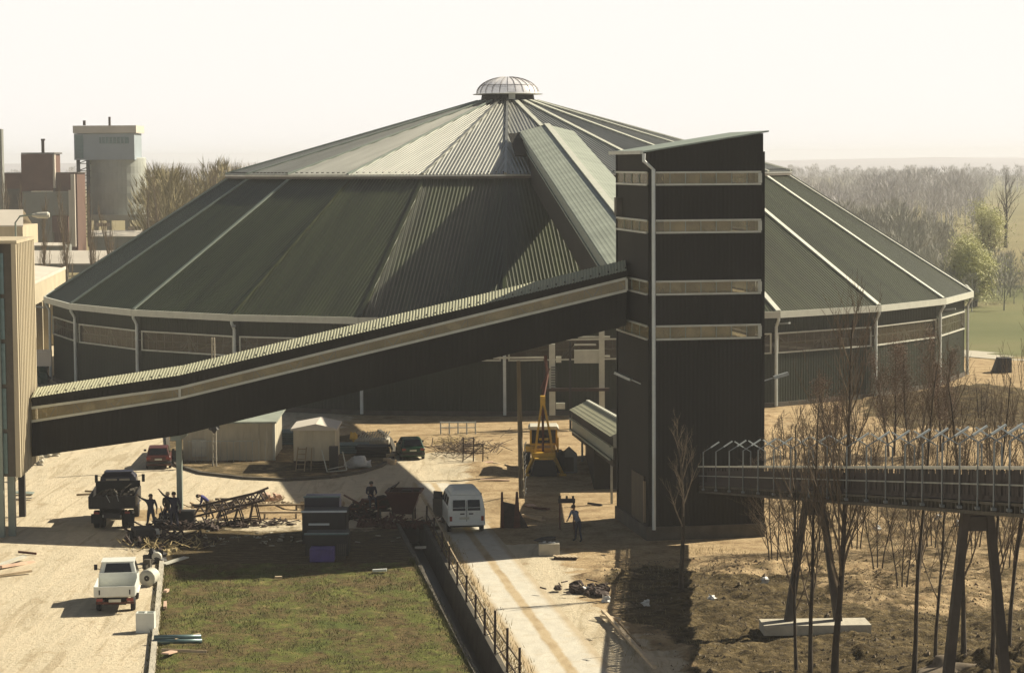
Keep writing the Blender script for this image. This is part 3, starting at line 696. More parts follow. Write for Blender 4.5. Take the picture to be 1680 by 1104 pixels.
# ================================================================== INCLINED CONVEYOR ON THE DOME
inc = thing('inclined_conveyor', 'steep green roofed conveyor housing climbing from the tower to the dome lantern', 'conveyor', (4, 150, 0), world=True)
e0 = AY(853, 216, 182); e1 = AY(1001, 441, 113.6)
W_ = 4.2; dirh = Vector((e1.x-e0.x, e1.y-e0.y, 0)).normalized(); sd = Vector((-dirh.y, dirh.x, 0)); sd = sd if sd.x > 0 else -sd
r0_ = e0+sd*(W_/2)+Vector((0, 0, .52)); r1_ = e1+sd*(W_/2)+Vector((0, 0, .52)); q0 = e0+sd*W_; q1 = e1+sd*W_
mb = MB()
def strip2(mb, a0, a1, b0, b1, n_, hh=.007):
    nr = (a1-a0).cross(b0-a0).normalized(); nr = nr if nr.z > 0 else -nr
    for k in range(n_):
        for f0, f1, h0, h1 in ((0, .45, 0, 0), (.45, .55, 0, hh), (.55, .9, hh, hh), (.9, 1, hh, 0)):
            u, v = (k+f0)/n_, (k+f1)/n_
            mb.quad(a0.lerp(b0, u)+nr*h0, a0.lerp(b0, v)+nr*h1, a1.lerp(b1, v)+nr*h1, a1.lerp(b1, u)+nr*h0)
strip2(mb, e0, e1, r0_, r1_, 9); mb.build('roof_slope', M['roofl'], inc)
mb = MB(); strip2(mb, r0_, r1_, q0, q1, 9); mb.build('roof_slope', M['roofl'], inc)
mb = MB(); mb.bar(r0_+Vector((0, 0, .06)), r1_+Vector((0, 0, .06)), .42, .07); mb.build('ridge_cap', M['trim'], inc)
dn = Vector((0, 0, -1)); i3 = sd*.25
mb = MB(); mb.bar(e0+dn*.14, e1+dn*.14, .08, .22); mb.build('eaves_trim', M['trimd'], inc)
a, b = e0+i3, e1+i3
mb = MB(); mb.quad(a+dn*.2, b+dn*.2, b+dn*1.05, a+dn*1.05); mb.build('side_glazing', M['trimd'], inc)
mb = MB(); mb.bar(a+dn*1.1-sd*.05, b+dn*1.1-sd*.05, .08, .10); mb.build('rail', M['trimd'], inc)
mb = MB(); mb.quad(a+dn*1.05, b+dn*1.05, b+dn*3.0, a+dn*3.0); mb.build('side_wall', M['clad'], inc)
c, d = q0-i3, q1-i3
mb = MB(); mb.quad(c+dn*.1, d+dn*.1, d+dn*3.0, c+dn*3.0); mb.build('side_wall', M['cladg'], inc)
mb = MB(); mb.quad(a+dn*3, b+dn*3, d+dn*3, c+dn*3); mb.build('floor', M['clad'], inc)
mb = MB(); mb.add([a+dn*3, c+dn*3, q0, r0_, e0], [(0, 1, 2, 3, 4)]); mb.build('end_wall', M['clad'], inc)
mb = MB(); mb.bar(e0-dirh*.15-sd*.5+dn*.25, r0_-dirh*.15, .22, .12); mb.bar(e0-dirh*.1-sd*.42+dn*.2, e0-dirh*-6-sd*.30+dn*1.9, .12, .9, up=tuple(sd)); mb.build('flashing_shade', M['clad'], inc)  # dark bars stand for flashing and for the shade along the roof junction

# low covered ramp behind the tower
rmp = thing('discharge_gallery', 'low gabled green roofed gallery behind the left side of the tower', 'conveyor gallery', (4.2, 125, 0), world=True)
a = AY(934, 672, 137.6); b = AY(1001, 716, 113.6); r0_ = AY(964, 657, 137.6); ww = (r0_.x-a.x)
r1_ = b+Vector((ww, 0, r0_.z-a.z)); c = a+Vector((2*ww, 0, 0)); d = b+Vector((2*ww, 0, 0))
mb = MB(); strip2(mb, a, b, r0_, r1_, 5); mb.build('roof_slope', M['roofo'], rmp)
mb = MB(); strip2(mb, r0_, r1_, c, d, 5); mb.build('roof_slope', M['roofo'], rmp)
mb = MB(); mb.bar(r0_, r1_, .2, .08); mb.build('ridge_cap', M['trim'], rmp)
ii = Vector((.15, 0, 0))
mb = MB(); mb.quad(a+ii+dn*.05, b+ii+dn*.05, b+ii+dn*.5, a+ii+dn*.5); mb.quad(a+ii+dn*1.15, b+ii+dn*1.15, b+ii+dn*1.5, a+ii+dn*1.5); mb.build('side_wall', M['clad'], rmp)
k_ = a.lerp(b, .60); mb = MB(); mb.box(((a.x+5.2+k_.x)/2+.1, (a.y+k_.y)/2, 1.1), (a.x+5.2-k_.x, a.y-k_.y, 2.2)); mb.build('shading_base', M['clad'], rmp)  # solid base added and sized to shade the ground left of the tower
mb = MB(); mb.quad(a+ii+dn*.5, b+ii+dn*.5, b+ii+dn*1.15, a+ii+dn*1.15); mb.bar(a+dn*.5, b+dn*.5, .08, .08); mb.bar(a+dn*1.15, b+dn*1.15, .08, .08); mb.build('window', M['trimd'], rmp)
mb = MB(); mb.add([a+ii+dn*1.5, c-ii+dn*1.5, c-ii, r0_, a+ii], [(0, 1, 2, 3, 4)]); mb.build('end_wall', M['clad'], rmp)
for t in (.12, .82):
    mb = MB(); p = a.lerp(b, t)+Vector((.5, 0, -1.5)); mb.box((p.x, p.y, p.z/2), (.12, .12, p.z)); mb.build('leg', M['steel'], rmp)

# steel portal frames behind the crane
pf = thing('portal_frame', 'pale steel portal frame with platform behind the yellow digger', 'steel frame', (4, 150, 0), world=True)
def bx(mb, x0_, y0_, x1_, y1_, Y, dp=.3):
    p = AY((x0_+x1_)/2, (y0_+y1_)/2, Y); s_ = Y/FPX; mb.box((p.x, p.y+dp/2, p.z), (abs(x1_-x0_)*s_, dp, abs(y1_-y0_)*s_))
YP = 152
for xa_, xb_, ya_, yb_ in ((901, 911, 564, 682), (983, 992, 543, 690)):
    mb = MB(); bx(mb, xa_, ya_, xb_, yb_, YP); mb.build('column', M['trim'], pf)
mb = MB(); bx(mb, 897, 637, 1000, 642, YP-.6); mb.build('beam', M['rustd'], pf)
mb = MB(); bx(mb, 942, 574, 984, 596, YP+.3, .1); mb.build('panel', M['trim'], pf)
mb = MB(); bx(mb, 948, 551.5, 1001, 554.5, YP+.1, .1); bx(mb, 942, 564.5, 978, 567, YP+.1, .1); bx(mb, 991, 583, 1001, 586, YP+.1, .1); mb.build('handrail', M['trim'], pf)
mb = MB(); bx(mb, 912, 585, 921, 595, YP+.2, .2); bx(mb, 912, 661, 927, 671, YP+.2, .2); mb.build('bracket', M['trim'], pf)
mb = MB(); bx(mb, 934, 560, 937.5, 740, YP-2, .15); mb.build('column', M['dark'], pf)
for k in range(8):
    pass
mb = MB()
for k in range(9): bx(mb, 904, 602+k*4.2, 913, 603.4+k*4.2, YP-.1, .1)
mb.build('ladder', M['dark'], pf)
# entrance canopy rail with white post
ec = thing('canopy_rail', 'thin pale horizontal rail in front of the dome wall', 'rail', (-.5, 158, 0), world=True)
mb = MB(); bx(mb, 809, 585.5, 894, 588.5, 157.4, .12); mb.build('beam', M['trim'], ec)
mb = MB(); bx(mb, 892, 586, 894, 690, 157.5, .12); mb.build('post', M['dark'], ec)
# ================================================================== TREES
def grow(mb, rng, p, d, L_, r, lev, maxlev, spread=.6, up=.15, kids=5, n=None, start=.25, tw=None):
    segs = 4 if lev < 2 else 3; pts = [p.copy()]; q = p.copy(); dd = d.copy()
    for i in range(segs):
        dd = (dd + Vector((rng.uniform(-1, 1), rng.uniform(-1, 1), rng.uniform(-.6, 1)))*(.10+.05*lev) + Vector((0, 0, up*.4))).normalized()
        q = q + dd*(L_/segs); pts.append(q.copy())
    rr = [max(.004, r*(1-.82*i/segs)) for i in range(segs+1)]
    mb.tube(pts, rr, n or (7 if lev == 0 else 4 if lev == 1 else 3), cap=False)
    if lev >= maxlev:
        if tw is not None: tw.append(pts[-1]); tw.append(pts[1])
        return
    for k in range(kids if lev == 0 else max(3, kids-1-lev)):
        t = start+(1-start)*(k+rng.random())/(kids if lev == 0 else max(3, kids-1-lev)) if lev == 0 else .2+.8*(k+rng.random())/max(3, kids-1-lev)
        t = min(.98, t); i = int(t*segs); f = t*segs-i; b = pts[i].lerp(pts[i+1], f)
        a = rng.uniform(0, 2*pi); ax = (pts[i+1]-pts[i]).normalized()
        o_ = ax.cross(Vector((cos(a), sin(a), .3))).normalized()
        nd = (ax*(1-spread*.55)+o_*spread*rng.uniform(.7, 1.15)+Vector((0, 0, up))).normalized()
        grow(mb, rng, b, nd, L_*rng.uniform(.34, .56)*(1.15-.55*t if lev == 0 else 1), r*(1-.8*t)*.55+.004, lev+1, maxlev, spread, up, kids, None, .2, tw)
def leafbits(rng, tips, size, per, jit):
    mb = MB()
    for p in tips:
        for _ in range(per):
            c = p+Vector((rng.gauss(0, jit), rng.gauss(0, jit), rng.gauss(0, jit))); a = Vector((rng.uniform(-1, 1), rng.uniform(-1, 1), rng.uniform(-1, 1))).normalized()*size; b = a.cross(Vector((rng.uniform(-1, 1), rng.uniform(-1, 1), 1))).normalized()*size*.6
            mb.add([c-a, c+b, c+a], [(0, 1, 2)])
    return mb
def bare_tree(name, label, cat, loc, h, r, seed, kids=11, spread=.6, up=.25, lev=3, start=.25, lean=(0, 0), bark='bark', twig='twig', group=None, leaf=None, stems=1, blen=1.0):
    rng = random.Random(seed); t = thing(name, label, cat, loc, 0, group)
    tr, br, tips = MB(), MB(), []
    for s_ in range(stems):
        a = 2*pi*s_/max(1, stems)+seed; sp = Vector((cos(a), sin(a), 0))*(.18 if stems > 1 else 0)
        p = sp*1.0; d = Vector((lean[0], lean[1], 1))+sp*.9; d.normalize(); hh = h*(1-.13*s_)
        segs = 9; pts = [p.copy()-Vector((0, 0, .3))]; q = p.copy()
        for i in range(segs):
            d = (d+Vector((rng.uniform(-1, 1), rng.uniform(-1, 1), .5))*.055).normalized(); q = q+d*(hh/segs); pts.append(q.copy())
        rr = [r*(1-.9*i/segs)*(1.25 if i == 0 else 1)+.008 for i in range(segs+1)]; tr.tube(pts, rr, 8, cap=False)
        for k in range(kids):
            f = (start+(1-start)*(k+rng.random())/kids)*segs; f = min(f, segs-.05); i = int(f); b = pts[i].lerp(pts[i+1], f-i)
            a = rng.uniform(0, 2*pi); nd = Vector((cos(a)*spread, sin(a)*spread, 1-spread*.5+up)).normalized(); fr = f/segs
            grow(br, rng, b, nd, hh*rng.uniform(.20, .36)*(1.35-fr)*blen, rr[i]*.42+.006, 1, lev, spread, up, kids=7, tw=tips)
    o = bpy.data.objects.new('trunk', tr.mesh('trunk', M[bark], True)); COL.objects.link(o); o.parent = t
    o = bpy.data.objects.new('crown', br.mesh('crown', M[twig])); COL.objects.link(o); o.parent = t
    if leaf:
        lb_ = leafbits(rng, tips, leaf[1], leaf[2], leaf[3]); o = bpy.data.objects.new('leaves', lb_.mesh('leaves', M[leaf[0]])); COL.objects.link(o); o.parent = t
    return t

# far templates for the woods: trunk + limbs + many thin twigs
def far_tree(seed, h, wdt, tips_n=150, narrow=False):
    rng = random.Random(seed); mb = MB(); mb.tube([(0, 0, 0), (rng.uniform(-.3, .3), 0, h*.5), (rng.uniform(-.5, .5), 0, h*.95)], [.24, .15, .03], 4, cap=False)
    for k in range(tips_n):
        t = rng.random()**.7; z = h*(.22+.78*t); a = rng.uniform(0, 2*pi); rad = wdt*sqrt(max(0, 1-((t-.45)/.62)**2))*rng.uniform(.3, 1)
        if narrow: rad *= .5
        c = Vector((rad*cos(a), rad*sin(a), z)); o_ = Vector((cos(a)*.45, sin(a)*.45, 1)).normalized()*rng.uniform(.8, 2.0)
        s_ = o_.cross(Vector((rng.uniform(-1, 1), rng.uniform(-1, 1), .2))).normalized()*rng.uniform(.035, .085)
        b = c*.55+Vector((0, 0, z*.30)); 
        if k % 6 == 0: mb.add([b*.6+Vector((0, 0, z*.15))-s_, b*.6+Vector((0, 0, z*.15))+s_, c], [(0, 1, 2)])
        for j in range(3):
            oo = (o_+Vector((rng.uniform(-1, 1), rng.uniform(-1, 1), rng.uniform(-.3, 1)))*.6); mb.add([c-s_, c+s_, c+oo], [(0, 1, 2)])
    return mb
tpl = [far_tree(i, 1*(11+i % 3*1.5), 3.0+.5*(i % 4), 170) for i in range(6)]
def woods(name, label, pts, mt, cat='woodland', seed=0):
    import numpy as np
    rng = random.Random(seed); V, F, n0 = [], [], 0
    T = [(np.array(t.v), [f for f in t.f]) for t in tpl]
    allf = []
    for (x, y, s_, z) in pts:
        v, f = T[rng.randrange(len(T))]; a = rng.uniform(0, 2*pi); c_, s2 = cos(a), sin(a)
        w_ = v.copy(); w_[:, 0], w_[:, 1] = v[:, 0]*c_-v[:, 1]*s2, v[:, 0]*s2+v[:, 1]*c_
        w_ *= s_; w_ += (x, y, z); V.append(w_); allf += [tuple(i+n0 for i in q) for q in f]; n0 += len(v)
    me = bpy.data.meshes.new(name); me.from_pydata(np.concatenate(V).tolist(), [], allf); me.materials.append(mt)
    o = bpy.data.objects.new(name, me); COL.objects.link(o); tag(o, label, cat, kind='stuff'); return o
M['wood1'] = mat('near_wood_twigs', (.23, .23, .21), .95, var=.4, scale=.05, col2=(.42, .41, .36))  # twigs paled so their colour carries part of the distance haze
M['wood2'] = mat('far_wood_twigs', (.38, .37, .385), .95, var=.4, scale=.03, col2=(.52, .51, .52))  # paler and bluish: far haze painted into the twig colour
M['wood3'] = mat('olive_wood_twigs', (.16, .145, .07), .95, var=.4, scale=.05, col2=(.26, .22, .12))
rng = random.Random(3)
def pxs(px, Y): return (px-840)/FPX*Y
pts = []
for i in range(150):
    Y = rng.uniform(300, 430); px = rng.uniform(1270, 1545+max(0, (Y-340))*.25); pts.append((pxs(px, Y), Y, rng.uniform(.50, .74)*(1 if px < 1500 else .8), 0))
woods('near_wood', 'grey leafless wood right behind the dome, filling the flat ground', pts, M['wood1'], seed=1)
pts = []
for i in range(60):
    Y = rng.uniform(262, 330); px = rng.uniform(1470, 1720); pts.append((pxs(px, Y), Y, rng.uniform(.25, .45), 0))
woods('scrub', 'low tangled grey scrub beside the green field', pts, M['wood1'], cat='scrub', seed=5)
pts = []
for i in range(170):
    Y = rng.uniform(520, 900); px = rng.uniform(1285, 1610); pts.append((pxs(px, Y), Y, rng.uniform(.6, .78)+.20*sstep(1400, 1450, px)*(1-sstep(1570, 1610, px)), 0))
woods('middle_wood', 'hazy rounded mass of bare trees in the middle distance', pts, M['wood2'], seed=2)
pts = []
for i in range(190):
    Y = rng.uniform(1000, 1900); px = rng.uniform(1250, 1720); pts.append((pxs(px, Y), Y, rng.uniform(.6, .95), 0))
for i in range(120):
    Y = rng.uniform(1000, 1900); px = rng.uniform(-40, 420); pts.append((pxs(px, Y), Y, rng.uniform(.8, 1.05), 0))
for i in range(160):
    Y = rng.uniform(900, 1900); px = rng.uniform(420, 1250); pts.append((pxs(px, Y), Y, rng.uniform(.6, .9), 0))
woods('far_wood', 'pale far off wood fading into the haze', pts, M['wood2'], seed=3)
pts = []
for i in range(46):
    Y = rng.uniform(330, 470); px = rng.uniform(243, 420); pts.append((pxs(px, Y), Y, rng.uniform(.9, 1.22), 0))
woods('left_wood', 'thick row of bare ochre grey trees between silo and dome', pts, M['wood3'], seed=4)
# distant hills
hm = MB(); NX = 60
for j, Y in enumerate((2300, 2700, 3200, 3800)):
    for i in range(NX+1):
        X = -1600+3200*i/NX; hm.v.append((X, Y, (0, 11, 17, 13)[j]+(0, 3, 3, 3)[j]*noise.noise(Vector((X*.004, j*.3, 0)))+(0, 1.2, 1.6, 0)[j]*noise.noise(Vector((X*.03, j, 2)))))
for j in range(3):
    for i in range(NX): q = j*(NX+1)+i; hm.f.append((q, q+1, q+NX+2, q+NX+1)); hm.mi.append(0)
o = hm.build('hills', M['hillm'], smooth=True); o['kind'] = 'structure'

bt_ = G(1650, 407)
bare_tree('bare_tree', 'big spreading bare tree standing alone before the far wood at the right', 'tree', (bt_.x, bt_.y, 0), 13.4, .34, 11, kids=22, spread=.62, up=.22, lev=3, start=.22, bark='bark', twig='bark', blen=1.35)
wl = G(1597, 503)
bare_tree('willow_tree', 'rounded willow in fresh yellow green leaf behind the right end of the dome', 'tree', (wl.x, wl.y, 0), 7.6, .25, 21, kids=18, spread=1.05, up=.05, lev=3, start=.12, bark='barkg', twig='twig', leaf=('willow', .17, 8, .5), stems=3, blen=1.35)
w2 = G(1620, 440)
bare_tree('willow_tree', 'smaller pale green tree between the willow and the big bare tree', 'tree', (w2.x, w2.y, 0), 9.5, .3, 22, kids=14, spread=.9, up=.1, lev=3, start=.15, bark='barkg', twig='twig', leaf=('willow', .2, 5, .6), stems=3, blen=1.3)
b3 = G(1595, 482)
bare_tree('leaning_tree', 'low leaning dark tree forking at the foot of the green willow', 'tree', (b3.x, b3.y-4, 0), 4.5, .2, 33, kids=6, spread=.9, up=-.05, lev=2, start=.1, lean=(.5, 0), bark='barkg', twig='twig', stems=2)
# poplars round the silo
for i, (px, Y, h, lab) in enumerate(((15, 300, 15, 'bare poplar at the left edge, half hidden by the picture border'), (75, 260, 12.5, 'bare poplar in front of the grey block wall'), (38, 330, 13.5, 'slender bare poplar left of the brick tower'), (114, 270, 13.5, 'thin bare poplar beside the pale pillar'), (152, 290, 13, 'bare poplar in front of the left side of the silo'), (188, 280, 11.5, 'short bare poplar in front of the middle of the silo'), (243, 330, 13.6, 'bare poplar just right of the silo'), (268, 320, 14.5, 'tall bare poplar second to the right of the silo'), (345, 340, 15.8, 'tallest ochre poplar rising over the roof slope'), (365, 350, 15.2, 'ochre bare poplar nearest the roof ring'), (318, 330, 13.6, 'feathery bare poplar left of the tallest ochre one'))):
    bare_tree('poplar_tree', lab, 'tree', (pxs(px, Y), Y, 0), h, .20, 40+i, kids=30, spread=.36, up=.6, lev=3, start=.12, bark='barkg', twig='barkl', group='bare poplars on the left')

# ================================================================== FACTORY ON THE LEFT
def pbox(mb, xa, ya, xb, yb, Y, dp, e=0):     # box whose near face covers the measured rectangle at distance Y
    a, b = AY(xa, yb, Y), AY(xb, ya, Y); mb.box(((a.x+b.x)/2, Y+dp/2, (a.z+b.z)/2), (b.x-a.x, dp, b.z-a.z))
YS = 430
si = thing('silo_tower', 'grey concrete silo with a square blue grey house on top', 'silo', (AY(195, 300, YS).x, YS+5, 0), world=True)
c = AY(194, 300, YS+5); ztp = AY(194, 259, YS+5).z; r_ = 45.5/FPX*(YS+5); zbt = AY(194, 362, YS).z
mb = MB(); mb.lathe((c.x, c.y, 0), [(.1, ztp), (r_-.15, ztp), (r_, ztp-.2)]+[(r_+(.06 if i % 2 else 0), ztp-.4-(ztp-.4-zbt)*i/9) for i in range(10)]+[(r_, zbt), (.1, zbt)], 40); mb.build('silo_shell', M['siloc'], si)
mb = MB(); pbox(mb, 122, 219, 220, 263, YS-.5, 8.5); hs = mb.build('top_house', M['bluep'], si)
mb = MB(); pbox(mb, 119.5, 206, 223, 219, YS-1, 9.5); mb.build('roof', M['roofw'], si)
mb = MB(); pbox(mb, 163, 225, 211, 236, YS-.6, .12); mb.build('window', M['teal'], hs)
mb = MB(); pbox(mb, 124, 222, 136, 260, YS-.6, .12); mb.build('window', M['teal'], hs)
mb = MB()
for k in range(7): pbox(mb, 166+k*6.2, 226, 167+k*6.2, 235, YS-.75, .1)
mb.build('mullion', M['bluep'], hs)
for (xa, ya, xb, yb) in ((178, 192, 181, 214), (136, 198, 140, 206)):
    mb = MB(); pbox(mb, xa, ya, xb, yb, YS+1, .35); mb.build('vent_pipe', M['rustd'], si)
mb = MB()
pbox(mb, 128, 262, 131, 405, YS, .3); pbox(mb, 144, 262, 147, 405, YS, .3)
for k in range(11): 
    a, b = AY(130, 268+k*12, YS), AY(146, 262+12*k, YS); mb.bar(a, b, .16, .16); pbox(mb, 129, 268+k*12, 146, 269.3+k*12, YS+.3, 2.2)
mb.build('stair_tower', M['dark'], si)
mb = MB(); pbox(mb, 150, 352, 240, 362, YS-1, 12); mb.build('ring_beam', M['siloc'], si)
for xa in (155, 176, 206, 230):
    mb = MB(); pbox(mb, xa, 362, xa+6, 412, YS-.5, .8); mb.build('leg', M['siloc'], si)
mb = MB(); pbox(mb, 158, 366, 180, 372, YS-1.5, .5); pbox(mb, 210, 372, 232, 380, YS-1.5, 2); mb.build('platform', M['roofw'], si)
YB = 415
bb = thing('brick_works', 'red brick factory block with a square brick tower and grey block walls', 'factory', (AY(70, 300, YB).x, YB, 0), world=True)
mb = MB(); pbox(mb, 35.5, 253, 86, 314, YB, 7); mb.build('tower_wall', M['brick'], bb)
mb = MB(); pbox(mb, 34.5, 250.5, 88.5, 253, YB-.2, 7.6); mb.build('tower_roof', M['shade'], bb)
mb = MB(); pbox(mb, 86.3, 254, 89.3, 309, YB+.1, 1); mb.build('corner_pillar', M['roofw'], bb)
mb = MB(); pbox(mb, 68, 231, 72, 252, YB+2, .45); pbox(mb, 67, 228, 73, 231, YB+1.9, .6); mb.build('chimney', M['rustd'], bb)
mb = MB(); pbox(mb, 0, 285, 35.3, 420, YB+1.2, 8); pbox(mb, 89.5, 284, 126, 420, YB+1.2, 8); mb.build('side_wall', M['brick'], bb)
mb = MB(); pbox(mb, -2, 283, 128, 285, YB+1, 8.4); mb.build('roof', M['shade'], bb)
mb = MB(); pbox(mb, 37, 314.5, 114, 354, YB-.4, 3); pbox(mb, 37, 354, 85, 402, YB-.4, 3); mb.build('block_wall', M['block'], bb)
mb = MB(); pbox(mb, 85.2, 354.3, 112, 381, YB-.38, 3); mb.build('brick_infill', M['brick'], bb)
mb = MB(); pbox(mb, 114, 312, 116.5, 405, YB-1, .6); pbox(mb, 118, 286, 122, 405, YB-1, .6); mb.build('pillar', M['roofw'], bb)
mb = MB(); pbox(mb, 4, 310, 33, 345, YB+.9, .2); pbox(mb, 4, 352, 33, 400, YB+.9, .2); mb.build('opening', M['shade'], bb)
# pale low buildings
def lowb(name, lab, rect, Y, dp, wm, rm_, rr=.35, cat='shed'):
    xa, ya, xb, yb = rect; t = thing(name, lab, cat, (AY((xa+xb)/2, yb, Y).x, Y, 0), world=True)
    mb = MB(); pbox(mb, xa, ya+(yb-ya)*rr, xb, yb, Y, dp); mb.build('wall', wm, t)
    a, b, c_, d_ = AY(xa-1, ya+(yb-ya)*rr, Y-.3), AY(xb+1, ya+(yb-ya)*rr, Y-.3), AY(xb+1, ya, Y+dp*.5), AY(xa-1, ya, Y+dp*.5)
    e_, f_ = c_+Vector((0, dp*.55, 0)), d_+Vector((0, dp*.55, 0)); e_.z = a.z; f_.z = a.z; k_ = Vector((0, 0, -.15))
    mb = MB(); mb.add([a, b, c_, d_, e_, f_], [(0, 1, 2, 3), (3, 2, 4, 5)]); mb.quad(a+k_, b+k_, b, a); mb.build('roof', rm_, t); return t
lowb('long_shed', 'long low shed with pale roof in front of the silo', (48, 411, 215, 448), 345, 10, M['block'], M['roofw'], .58)
lowb('site_office', 'small white building half hidden behind the cream transfer building', (-6, 344, 37, 402), 250, 8, M['cream'], M['roofw'], .45, 'building')
lowb('storage_hut', 'flat pale hut between the brick works and the silo', (150, 378, 232, 416), 385, 8, M['block'], M['roofw'], .25, 'hut')
lowb('loading_shed', 'low grey shed below the grey block wall', (54, 398, 106, 414), 372, 6, M['block'], M['roofw'], .3, 'shed')
mb = MB(); pbox(mb, -3, 212, 2.2, 420, 380, 1.5); single(mb, 'chimney_stack', M['block'], 'tall grey stack cut by the left edge of the picture', 'chimney', (AY(0, 300, 380).x, 380, 0))
# ochre shed
oc = thing('ochre_shed', 'ochre rendered shed with open bays close behind the left end of the dome', 'shed', (-42, 212, 0), world=True)
A_, B_ = Vector((-40.6, 188, 0)), Vector((-45.2, 236, 0)); ht = AY(52, 481, 190).z
d_ = (B_-A_).normalized(); nr = Vector((d_.y, -d_.x, 0)); L_ = (B_-A_).length
mb = MB(); mb.bar(A_+Vector((0, 0, ht-1.0)), B_+Vector((0, 0, ht-1.0)), .3, 2.0)
for k in range(9): p = A_+d_*(L_*k/8.0); mb.box((p.x, p.y, (ht-2)/2), (.5, .6, ht-2), rz=atan2(d_.y, d_.x))
mb.build('wall', M['ochre'], oc)
bk = -nr*9
mb = MB(); mb.add([A_+bk*.12, B_+bk*.12, B_+bk*.12+Vector((0, 0, ht-2)), A_+bk*.12+Vector((0, 0, ht-2))], [(0, 1, 2, 3)]); mb.build('inner_wall', M['shade'], oc)
mb = MB(); z_ = Vector((0, 0, ht)); mb.quad(A_+z_, B_+z_, B_+bk+z_+Vector((0, 0, .9)), A_+bk+z_+Vector((0, 0, .9))); mb.bar(A_+z_+nr*.15, B_+z_+nr*.15, .12, .3); mb.build('roof', M['roofw'], oc)
mb = MB(); mb.add([A_, A_+bk, A_+bk+z_+Vector((0, 0, .9)), A_+z_], [(0, 1, 2, 3)]); mb.build('gable_wall', M['block'], oc)
mb = MB(); pbox(mb, 52, 574, 84, 601, 178, .3); pbox(mb, 55, 577, 78, 580, 177.9, .1); single(mb, 'low_wall', M['roofw'], 'short white wall in the gap between cream building and dome', 'wall', (AY(68, 590, 178).x, 178, 0))
mb = MB(); c = AY(65, 560, 185); mb.blob((c.x, c.y, .7), (.8, .8, 1.0), 4, 9, 7, .3); single(mb, 'green_bush', M['green'], 'dark green bush at the foot of the ochre shed', 'bush', (c.x, c.y, 0))
# street lamp above the transfer building
sl_ = AY(25, 356, 125); t = thing('street_lamp', 'street lamp with a fat pale head above the cream transfer building', 'street lamp', (sl_.x, 125, 0), world=True)
mb = MB(); mb.tube([(sl_.x, 125, 0), (sl_.x, 125, sl_.z-.3), (sl_.x+.25, 125, sl_.z+.03), (sl_.x+1.0, 124.9, sl_.z+.12)], .05, 6); mb.build('pole', M['trimd'], t)
mb = MB(); q = Vector((sl_.x+1.0, 124.9, sl_.z+.08)); mb.lathe(q, [(.02, -.1), (.10, -.05), (.12, .1), (.17, .2), (.19, .75), (.12, .85), (.02, .87)], 10, 'X'); mb.build('lamp_head', M['whited'], t)
# ================================================================== BELT BRIDGE ON THE RIGHT
def bxl(D): return 10.1+.076*(86-D)
def bz(D): return 2.45+(107-D)*.130
BW = 1.8
br = thing('conveyor_bridge', 'open belt bridge with dark slatted sides and gabled hoops on concrete piers', 'bridge', (11.5, 86, 0), world=True)
def bp(D, s_, z): return Vector((bxl(D)+s_*BW, D, bz(D)+z))
ya, yb_ = 106.3, 30.0; NS = 60
Ds = [ya+(yb_-ya)*i/NS for i in range(NS+1)]
mb = MB(); mb.quad(bp(ya, 0, 0), bp(yb_, 0, 0), bp(yb_, 1, 0), bp(ya, 1, 0)); mb.quad(bp(ya, 0, -.08), bp(yb_, 0, -.08), bp(yb_, 1, -.08), bp(ya, 1, -.08)); mb.build('deck', M['dark'], br)
for s_ in (0, 1):
    mb = MB(); mb.bar(bp(ya, s_, -.04), bp(yb_, s_, -.04), .10, .07); mb.bar(bp(ya, s_, -.30), bp(yb_, s_, -.30), .12, .09)
    D = ya
    while D > yb_:
        mb.bar(bp(D, s_, -.30), bp(D, s_, -.04), .10, .09, up=(0, 1, 0)); D -= .42
    mb.quad(bp(ya, s_*.9+.05, -.30), bp(yb_, s_*.9+.05, -.30), bp(yb_, s_*.9+.05, -.05), bp(ya, s_*.9+.05, -.05))
    mb.build('edge_beam', M['concd'], br)
    mb = MB(); k = 0; D = ya
    while D > yb_:
        mb.quad(bp(D, s_+(.016 if k % 3 else .0), .04), bp(D-.19, s_+(.016 if k % 3 else .0), .04), bp(D-.19, s_+(.016 if k % 3 else .0), .80), bp(D, s_+(.016 if k % 3 else .0), .80)); D -= .25; k += 1
    mb.quad(bp(ya, s_, .02), bp(yb_, s_, .02), bp(yb_, s_, .16), bp(ya, s_, .16)); mb.build('side_panel', M['panelb'], br)
    mb = MB(); mb.bar(bp(ya, s_, .86), bp(yb_, s_, .86), .16, .07); mb.build('top_rail', M['whited'], br)
    mb = MB(); mb.bar(bp(ya, s_-.02, .44), bp(yb_, s_-.02, .44), .03, .04); mb.build('mid_rail', M['steel'], br)
pxl = [1137, 1158, 1179, 1201, 1224, 1249, 1275, 1303, 1333, 1364, 1396, 1429, 1461, 1493, 1522, 1555, 1584, 1614, 1641, 1667, 1692, 1720]
for px in pxl:
    D = (10.1+.076*86)/((px-840)/FPX+.076)
    for s_ in (0, 1):
        if s_: D -= .9
        sg = -1 if s_ else 1; b = bp(D, s_, -.2)-Vector((sg*.09, 0, 0)); c = b+Vector((0, 0, 1.72)); e = c+Vector((sg*.42, 0, .26)); g = e+Vector((sg*.30, 0, .20))
        mb = MB(); mb.tube([b, c, e], .026, 5); mb.box(b+Vector((0, 0, .02)), (.12, .16, .07))
        o = mb.build('hoop_post', M['postm'], br)
        mb = MB(); mb.bar(e-Vector((sg*.08, 0, .05)), g, .13, .045); mb.build('cover_bracket', M['trimw'], o)
mb = MB()
for zz, f0, f1 in ((.12, .18, .82), (.62, .25, .75)): mb.quad(bp(ya, f0, zz), bp(yb_, f0, zz), bp(yb_, f1, zz), bp(ya, f1, zz))
